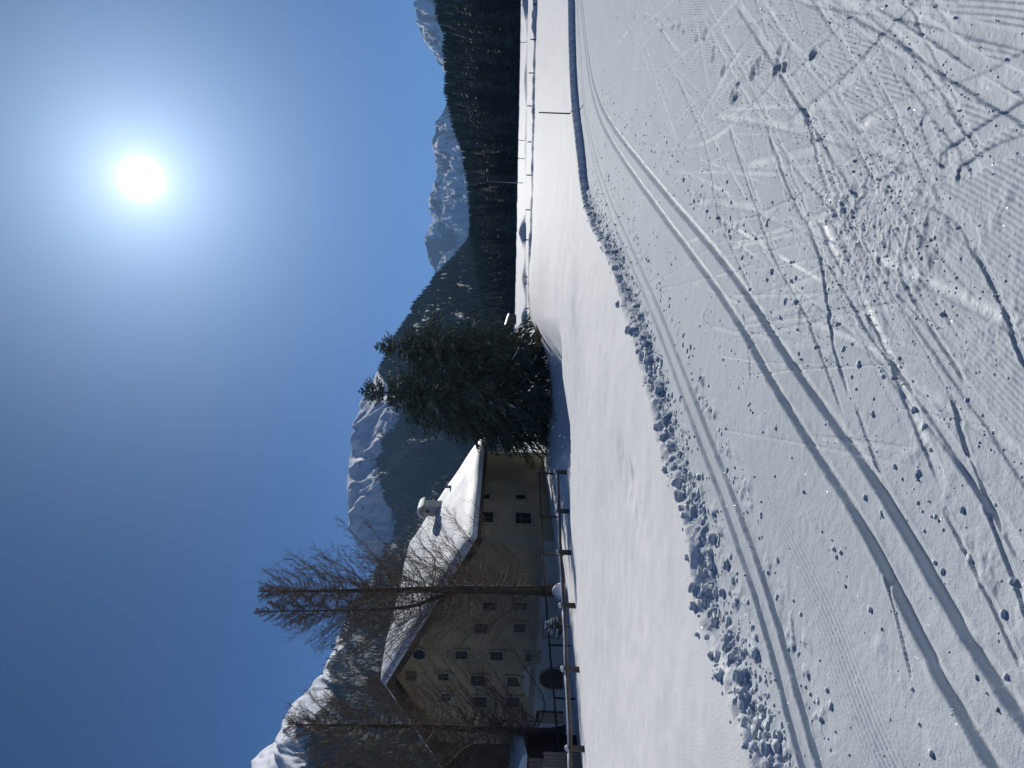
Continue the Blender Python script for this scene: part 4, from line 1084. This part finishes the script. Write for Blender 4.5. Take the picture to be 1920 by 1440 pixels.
# young spruce with hoar frost / snow, and snow heaped at the larch foot
b = at(265, 1055, 40); b.z = gz(b.x, b.y); tip = at(266, 1017, 40)
t = empty('young_spruce', b, 'small snow dusted young spruce standing behind the rail fence', 'tree'); Hs = tip.z - b.z
mb = MB(); mb.tube([(0, 0, -.2), (0, 0, Hs)], [.03, .008], 6); mb.build('trunk', M_BARK, t)
rg = np.random.default_rng(9); br, sn = [], []
for i in range(7):
    z = Hs * (.22 + .1 * i); L = .62 * (1 - i / 8.5) + .08
    for k in range(6):
        a = k * 1.047 + i * .6 + rg.uniform(-.2, .2); d = np.array([math.cos(a), math.sin(a), .0])
        br.append([[0, 0, z], d * L * .55 + [0, 0, z + .06], d * L + [0, 0, z + .16 * L + .03]])
        if rg.random() < .62: sn.append([d * L * .3 + [0, 0, z + .06], d * L * .65 + [0, 0, z + .11], d * L + [0, 0, z + .20 * L + .05]])
v, f = tubes(np.array(br), np.tile([.03, .055, .015], (len(br), 1)), 4); obj('branches', big_mesh('branches', v, f, (M_NEEDLE,)), t)
v, f = tubes(np.array(sn), np.tile([.03, .06, .02], (len(sn), 1)), 5); obj('bough_snow', big_mesh('bough_snow', v, f, (M_RSNOW,)), t)['kind'] = 'stuff'

def blob(name, c, size, seed, mat, sub=3, amp=.22, parent=None, flat=True):
    import bmesh
    bm = bmesh.new(); bmesh.ops.create_icosphere(bm, subdivisions=sub, radius=1.0)
    for v in bm.verts:
        n = v.co.normalized(); k = 1 + amp * float(fbm(np.array([n.x * 1.6 + seed * 3.1 + n.z]), np.array([n.y * 1.6 - seed * 1.7 + n.z * .7]), 3, seed)[0])
        v.co = Vector((n.x * size[0] * k, n.y * size[1] * k, n.z * size[2] * k))
        if flat and v.co.z < -.35 * size[2]: v.co.z = -.35 * size[2]
    me = bpy.data.meshes.new(name); bm.to_mesh(me); bm.free(); me.materials.append(mat)
    for p in me.polygons: p.use_smooth = True
    return obj(name, me, parent, c)
b = at(331, 1050, 42.5); b.z = gz(b.x, b.y)
tag(blob('snow_mound', b + Vector((0, 0, .28)), (.46, .42, .55), 4, M_RSNOW), 'rounded heap of snow at the foot of the tall larch', 'snow heap')

# ------------------------------------------------------------------ fences
def fence(name, pts, label, post_h, post_r, rails, mat, group=None, cap=True, rail_r=.07, square=True, sink=.5):
    """pts: ground points; rails: list of heights"""
    base = Vector(pts[0]); t = empty(name, base, label, 'fence', group)
    rg = random.Random(len(pts) * 7 + int(post_h * 100))
    for i, p in enumerate(pts):
        p = Vector(p) - base; h = post_h * rg.uniform(.93, 1.07); lean = Vector((rg.uniform(-.03, .03), rg.uniform(-.03, .03), 0))
        mb = MB(); mb.tube([p - Vector((0, 0, sink)), p + Vector((0, 0, h * .5)) + lean * .5, p + Vector((0, 0, h)) + lean], [post_r * 1.03, post_r, post_r * .95], 4 if square else 9)
        po = mb.build('post', mat, t)
        if cap:
            q = p + Vector((0, 0, h + post_r * .25)) + lean
            blob('snow_cap', q, (post_r * 1.0, post_r * 1.0, post_r * .75), i + 3, M_RSNOW, 2, .12, po)
    for i in range(len(pts) - 1):
        a, b = Vector(pts[i]) - base, Vector(pts[i + 1]) - base
        for hh in rails:
            k = 5; line = [a.lerp(b, j / (k - 1)) + Vector((0, -post_r * .3, hh + rg.uniform(-.02, .02))) for j in range(k)]
            mb = MB(); mb.tube(line, [rail_r * rg.uniform(.85, 1.1) for _ in range(k)], 8); ro = mb.build('rail', mat, t, smooth=True)
            if cap:
                mb = MB(); mb.tube([q + Vector((0, .0, rail_r * .95)) for q in line], [rail_r * .5] * k, 7); mb.build('snow_strip', M_RSNOW, ro, smooth=True)
    return t
fp = []
for u, v, Y in ((-75, 1113, 24.2), (35, 1104, 26), (184, 1093, 28.6), (304, 1087, 31.2), (403, 1077, 33.8), (481, 1073, 36.4), (554, 1069, 39)):
    p = at(u, v, Y); p.z = gz(p.x, p.y); fp.append(p)
fence('rail_fence', fp, 'weathered wooden fence of square posts and one snow topped rail in front of the farmhouse', .60, .115, [.46], M_WOOD, rail_r=.07)
fp = []
for u, Y in ((38, 42), (130, 42.5), (230, 43), (322, 43.5), (400, 44), (470, 44.5), (552, 46)):
    p = at(u, 1050, Y); p.z = gz(p.x, p.y); fp.append(p)
p0 = at(130, 1039, 42.5); hr = p0.z - fp[1].z
fence('pole_fence', fp, 'thin dark pole fence right in front of the farmhouse wall', max(.9, hr + .1), .06, [max(.8, hr)], M_WOODD, cap=False, rail_r=.06, square=False)
# post rows out on the plain
fp = []
for y in (-58, 7, 73, 136, 198, 265, 328, 392, 449, 519, 577, 606):
    u = 1440 - y; Y = 58.3; x = (u - 720) / FPX * Y
    fp.append(Vector((x, Y, gz(x, Y))))
fence('post_fence', fp, 'row of short dark posts along the snow bank across the plain', .34, .042, [], M_WOODD, cap=False, square=False)
fp = []
for y in (10, 79, 263, 297):
    u = 1440 - y; Y = 95; x = (u - 720) / FPX * Y
    fp.append(Vector((x, Y, gz(x, Y))))
fence('post_fence', fp, 'farther row of thin tall posts behind the first snow bank on the plain', .85, .04, [], M_WOODD, cap=False, square=False)
# marker stake and the distant lamp pole
b = at(1227, 1069, 20.5); b.z = gz(b.x, b.y); tp = at(1229, 1011, 20.5)
t = empty('marker_stake', b, 'thin dark wooden stake stuck in the snow field beside the trail bend', 'stake')
mb = MB(); mb.tube([(0, 0, -.4), ((tp.x - b.x) * .5, 0, (tp.z - b.z) * .5), (tp.x - b.x, 0, tp.z - b.z)], [.021, .019, .017], 8); mb.build('shaft', M_WOODD, t, smooth=True)
mb = MB(); mb.tube([(tp.x - b.x, 0, tp.z - b.z - .02), (tp.x - b.x, 0, tp.z - b.z + .012)], [.022, .012], 8); mb.build('tip', M_METAL, t)
b = at(1097, 978, 128); b.z = gz(b.x, b.y); tp = at(1098, 914, 128); hh = tp.z - b.z
t = empty('street_lamp', b, 'slender grey lamp pole standing far out on the snow field', 'pole')
mb = MB(); mb.tube([(0, 0, -.5), (0, 0, hh)], [.07, .045], 8); mb.build('pole', M_METAL, t, smooth=True)
mb = MB(); mb.tube([(0, 0, hh - .04), (.35, 0, hh + .03)], [.035, .03], 6); mb.box((.5, 0, hh + .03), (.22, 0, .0), (0, .07, 0), (0, 0, .035)); mb.build('lamp_head', M_METAL, t)
# distant snow roofed hut at the wood's edge
b = at(842, 966, 225); b.z = gz(b.x, b.y) - .2
t = empty('hut', b, 'tiny dark hut with a bright snow roof at the foot of the forest', 'hut')
w_, d_, h_ = 1.3, 1.8, at(842, 955, 225).z - b.z
mb = MB(); mb.box((0, d_, h_ / 2 - .5), (w_, 0, 0), (0, d_, 0), (0, 0, h_ / 2 + .5)); mb.build('wall', M_WOODD, t)
mb = MB(); mb.hexa([(-w_ - .2, -.4, h_ + .75), (w_ + .3, -.4, h_ - .1), (w_ + .3, 2 * d_ + .4, h_ + .3), (-w_ - .2, 2 * d_ + .4, h_ + 1.15), (-w_ - .2, -.4, h_ + 1.05), (w_ + .3, -.4, h_ + .2), (w_ + .3, 2 * d_ + .4, h_ + .6), (-w_ - .2, 2 * d_ + .4, h_ + 1.45)]); rf = mb.build('roof', M_RSNOW, t)
mb = MB(); mb.prism([(-w_, -.01, h_ + .002), (w_, -.01, h_ + .002), (-w_, -.01, h_ + .74)], (0, .1, 0)); mb.build('gable', M_WOODD, t)
mb = MB(); mb.box((0, -.03, h_ * .4), (.45, 0, 0), (0, .02, 0), (0, 0, h_ * .38)); mb.build('door', M_WOOD, t)
# board fence and shed at the left edge
sx0 = at(30, 1040, 40); sx1 = at(-60, 1040, 41)
zb = gz(sx0.x, sx0.y); top = at(20, 1019, 40).z
t = empty('board_fence', Vector((sx0.x, sx0.y, zb)), 'fence of upright light brown boards beside the shed at the left edge', 'fence')
dirv = (Vector((sx1.x, sx1.y, 0)) - Vector((sx0.x, sx0.y, 0))); Lb = dirv.length; dirv.normalize(); nv = Vector((dirv.y, -dirv.x, 0))
k = 0; s = 0.0
while s < Lb:
    w = .215 * (1 + .12 * math.sin(k * 2.3)); hgt = (top - zb) * (1 + .02 * math.sin(k * 5.1))
    mb = MB(); mb.box(dirv * (s + w / 2) + Vector((0, 0, hgt / 2 - .3)), dirv * (w / 2 - .018), nv * .016, (0, 0, hgt / 2 + .3)); mb.build('board', M_PLANK, t); s += w; k += 1
mb = MB()
for hh in (.22, .78): mb.box(dirv * Lb / 2 - nv * .05 * -1 + Vector((0, 0, (top - zb) * hh)), dirv * Lb / 2, nv * .025, (0, 0, .05))
mb.build('cross_rail', M_WOOD, t)
s0 = at(18, 1030, 43); s0.z = gz(s0.x, s0.y)
t = empty('wooden_shed', s0, 'small wooden shed with a thick snow covered roof at the left edge', 'shed')
zt_ = at(12, 991, 43).z - s0.z; Wd = 4.2
for i in range(18):
    mb = MB(); w = Wd / 18; mb.box((-i * w - w / 2, 0, zt_ / 2 - .4), (w / 2 - .012, 0, 0), (0, .02 + .008 * (i % 2), 0), (0, 0, zt_ / 2 + .4)); mb.build('plank', M_PLANK, t)
mb = MB(); mb.box((-Wd / 2, 1.55, zt_ / 2 - .4), (Wd / 2 - .02, 0, 0), (0, 1.5, 0), (0, 0, zt_ / 2 + .38)); mb.build('wall', M_WOODD, t)
mb = MB(); mb.hexa([(.35, -.4, zt_), (-Wd - .3, -.4, zt_), (-Wd - .3, 3.4, zt_ + .3), (.35, 3.4, zt_ + .3), (.35, -.4, zt_ + .1), (-Wd - .3, -.4, zt_ + .1), (-Wd - .3, 3.4, zt_ + .4), (.35, 3.4, zt_ + .4)]); rf = mb.build('roof', M_WOODD, t)
mb = MB(); prof = [(.38, 0), (.36, .12), (.15, .30), (-.4, .47), (-1.2, .58), (-Wd, .62)]
mb.prism([(x, -.42, zt_ + .104 + z) for x, z in prof] + [(-Wd, -.42, zt_ + .104)], (0, 3.8, .3)); mb.build('snow_cap', M_RSNOW, rf)
# tuft of dry grass under the right spruce
b = at(810, 1041, 52); b.z = gz(b.x, b.y)
rg = np.random.default_rng(5); bl_ = []
for i in range(220):
    p = np.array([rg.normal(0, .42), rg.normal(0, .25), -.02]); d = np.array([rg.normal(.2, .35), rg.normal(0, .3), 1.0]); L = rg.uniform(.2, .55)
    bl_.append([p, p + d * L * .6, p + d * L * [1.5, 1.5, .85]])
v, f = tubes(np.array(bl_), np.tile([.02, .016, .004], (220, 1)), 3)
tag(obj('dry_grass', big_mesh('dry_grass', v, f, (M_STRAW,)), None, b), 'tuft of tan dry grass poking from the snow under the spruces', 'grass')

# ------------------------------------------------------------------ thin winter haze in the valley air
mb = MB(); mb.box((300, 2500, 395), (4800, 0, 0), (0, 3720, 0), (0, 0, 425))
hz = mb.build('haze', M_CLOD); hz.data.materials.clear()
M_HAZE = bpy.data.materials.new('haze'); M_HAZE.use_nodes = True
hn = M_HAZE.node_tree.nodes; hn.clear(); ho = hn.new('ShaderNodeOutputMaterial'); hv = hn.new('ShaderNodeVolumePrincipled')
hv.inputs['Color'].default_value = (.33, .58, 1.0, 1); hv.inputs['Density'].default_value = 0.00008; hv.inputs['Anisotropy'].default_value = 0.1
M_HAZE.node_tree.links.new(hv.outputs[0], ho.inputs['Volume']); hz.data.materials.append(M_HAZE); tag(hz, kind='stuff')

# ------------------------------------------------------------------ loose snow
def clod_mesh(seed):
    import bmesh
    bm = bmesh.new(); bmesh.ops.create_icosphere(bm, subdivisions=2, radius=1.0)
    rg = np.random.default_rng(seed); sx = rg.uniform(.75, 1.25, 3)
    for v in bm.verts:
        n = v.co.normalized(); k = 1 + .62 * float(fbm(np.array([n.x * 1.9 + seed + n.z * 1.3]), np.array([n.y * 1.9 - seed - n.z]), 3, seed)[0])
        v.co = Vector((n.x * k * sx[0], n.y * k * sx[1], n.z * k * .75 * sx[2]))
    me = bpy.data.meshes.new('snow_clod'); bm.to_mesh(me); bm.free(); me.materials.append(M_CLOD)
    for p in me.polygons: p.use_smooth = True
    return me
CLODS = [clod_mesh(s) for s in range(40, 46)]
rgc = np.random.default_rng(123)
big_trail = [(1786, 34), (1655, 10), (1551, 43), (1470, 125), (1417, 139), (1654, 266), (1601, 302), (1742, 450), (1737, 462), (1810, 318), (1843, 547), (1730, 485), (1504, 674), (1515, 686), (1632, 777), (1549, 796), (1580, 806),
             (1585, 1099), (1685, 1104), (1657, 1180), (1450, 1262), (1541, 1238), (1575, 1372), (1660, 480), (1767, 590), (1636, 540), (1386, 565), (1740, 940), (1720, 900), (1840, 1270), (1860, 1300), (1880, 1330), (1560, 1013), (1602, 1415), (1490, 1425), (1395, 880), (1310, 950), (1375, 1000)]
big_berm = [(1302, 1137), (1311, 1190), (1314, 1061), (1335, 1228), (1354, 1267), (1316, 1152), (1339, 1060), (1300, 1100), (1163, 542), (1160, 571), (1180, 620), (1196, 668), (1210, 712), (1228, 800), (1236, 820), (1246, 880), (1262, 905), (1268, 930), (1316, 1010), (1290, 1045), (1322, 1165), (1330, 1110)]
pts = [(p, 0) for p in big_trail] + [(p, 1) for p in big_berm]
xy = np.array([photo(p[0], p[1], .1 if k else 0)[:2] for p, k in pts]); zc = gzv(xy[:, 0], xy[:, 1])
for i, ((p, k), (x, y)) in enumerate(zip(pts, xy)):
    o = obj('snow_clod', CLODS[i % len(CLODS)]); s = (rgc.uniform(.0042, .008) if k == 0 else rgc.uniform(.024, .040)) * (1 + .03 * y)
    o.scale = (s, s * rgc.uniform(.8, 1.2), s); o.rotation_euler = (rgc.uniform(-.3, .3), rgc.uniform(-.3, .3), rgc.uniform(0, 6.28)); o.location = (x, y, zc[i] + s * .2)
    if k: tag(o, 'rounded snow clod in the broken snow edge between trail and untouched field', 'snow clod', 'snow clods along the trail edge')
    else: tag(o, 'small loose snow clod lying on the groomed ski trail', 'snow clod', 'loose snow clods on the trail')
# crumbs nobody could count
ico = CLODS[0]; nv_ = len(ico.vertices); cv = np.empty(nv_ * 3); ico.vertices.foreach_get('co', cv); cv = cv.reshape(-1, 3)
import bmesh as _b
def lowclod(seed, sub):
    bm = _b.new(); _b.ops.create_icosphere(bm, subdivisions=sub, radius=1.0); rg = np.random.default_rng(seed)
    V = np.array([v.co[:] for v in bm.verts])
    k = 1 + .75 * fbm(V[:, 0] * 1.5 + seed * 5 + V[:, 2], V[:, 1] * 1.5 - V[:, 2], 2, seed) if sub == 2 else rg.uniform(.65, 1.25, len(V))
    V = V * (k * rg.uniform(.93, 1.07, len(V)))[:, None] * rg.uniform(.75, 1.3, 3); F = np.array([[v.index for v in f.verts] for f in bm.faces]); bm.free(); return V, F
LOW = [lowclod(s, 1) for s in range(6)] + [lowclod(s, 2) for s in range(20, 28)]
C = []
def along(P, n, lo, hi, off, sg, smin, smax, rmax=16):
    seg = np.linalg.norm(np.diff(P, axis=0), axis=1); cs = np.concatenate([[0], np.cumsum(seg)])
    s = rgc.uniform(0, cs[-1], n * 6); x = np.interp(s, cs, P[:, 0]); y = np.interp(s, cs, P[:, 1])
    tx, ty = np.gradient(P[:, 0]), np.gradient(P[:, 1]); L = np.hypot(tx, ty); nx = np.interp(s, cs, -ty / L); ny = np.interp(s, cs, tx / L)
    d = rgc.normal(off, sg, n * 6); x = x + nx * d; y = y + ny * d; ok = (y > 2.2) & (np.hypot(x, y) < rmax) & (np.abs(x / np.maximum(y, .1)) < .56)
    r = np.hypot(x, y); ok &= rgc.random(n * 6) < np.clip(4.5 / r, 0, 1)
    for a, b in list(zip(x[ok], y[ok]))[:n]: C.append((a, b, rgc.uniform(smin, smax) * rgc.uniform(.6, 1.3)))
along(EDGE, 1300, 0, 0, -.11, .085, .010, .034, 19)
along(EDGE, 2600, 0, 0, -.16, .12, .004, .016)
along(TRB, 650, 0, 0, .36, .11, .006, .020); along(TRB, 420, 0, 0, -.28, .10, .006, .016); along(TRA, 160, 0, 0, .3, .08, .004, .012); along(TRA, 420, 0, 0, -.50, .16, .005, .015)
for pc, rad, am in PATCH:
    p = photo(*pc)
    for _ in range(int(42 * am * rad / .4)):
        C.append((p.x + rgc.normal(0, rad * .55), p.y + rgc.normal(0, rad * .65), rgc.uniform(.002, .0075) * rgc.uniform(.6, 1.4)))
for si, (pts, w, dep, po) in enumerate(SCR):
    P = polyline(pts) if si < NS else np.array(pts)
    seg = np.linalg.norm(np.diff(P, axis=0), axis=1); cs = np.concatenate([[0], np.cumsum(seg)]); n = int(cs[-1] * 7)
    s = rgc.uniform(0, cs[-1], n); x = np.interp(s, cs, P[:, 0]) + rgc.normal(0, w, n); y = np.interp(s, cs, P[:, 1]) + rgc.normal(0, w, n)
    for a, b in zip(x, y): C.append((a, b, rgc.uniform(.0018, .0055)))
for _ in range(200):
    u_, v_ = rgc.uniform(-20, 1460), rgc.uniform(1120, 1930); p = onz(u_, v_)
    d, _s = sdist(np.array([p.x]), np.array([p.y]), EDGE)
    if d[0] < -.2: C.append((p.x, p.y, rgc.uniform(.0015, .0045) * (1 + .06 * p.y)))
C = np.array(C); C = C[C[:, 1] > 1.6]
zc = gzv(C[:, 0], C[:, 1]); kind = np.where(C[:, 2] > .014, rgc.integers(6, 14, len(C)), rgc.integers(0, 6, len(C))); parts = []
for k, (V, F) in enumerate(LOW):
    s = np.where(kind == k)[0]; n = len(s); a = rgc.uniform(0, 6.28, n); ca, sa = np.cos(a)[:, None], np.sin(a)[:, None]; sz = C[s, 2][:, None]
    X = (V[None, :, 0] * ca - V[None, :, 1] * sa) * sz * 1.1 + C[s, 0][:, None]; Y = (V[None, :, 0] * sa + V[None, :, 1] * ca) * sz + C[s, 1][:, None]; Z = V[None, :, 2] * sz * .72 + zc[s][:, None] + sz * np.where(sz > .014, -.10, .15)
    VV = np.stack([X, Y, Z], -1).reshape(-1, 3); FF = (np.arange(n) * len(V))[:, None, None] + F[None]
    parts.append((VV, FF.reshape(-1, 3)))
V, F = join(parts)
tag(obj('snow_crumbs', big_mesh('snow_crumbs', V, F, (M_CLOD,))), 'countless snow crumbs strewn along the trail edge and ski tracks', 'snow', kind='stuff')
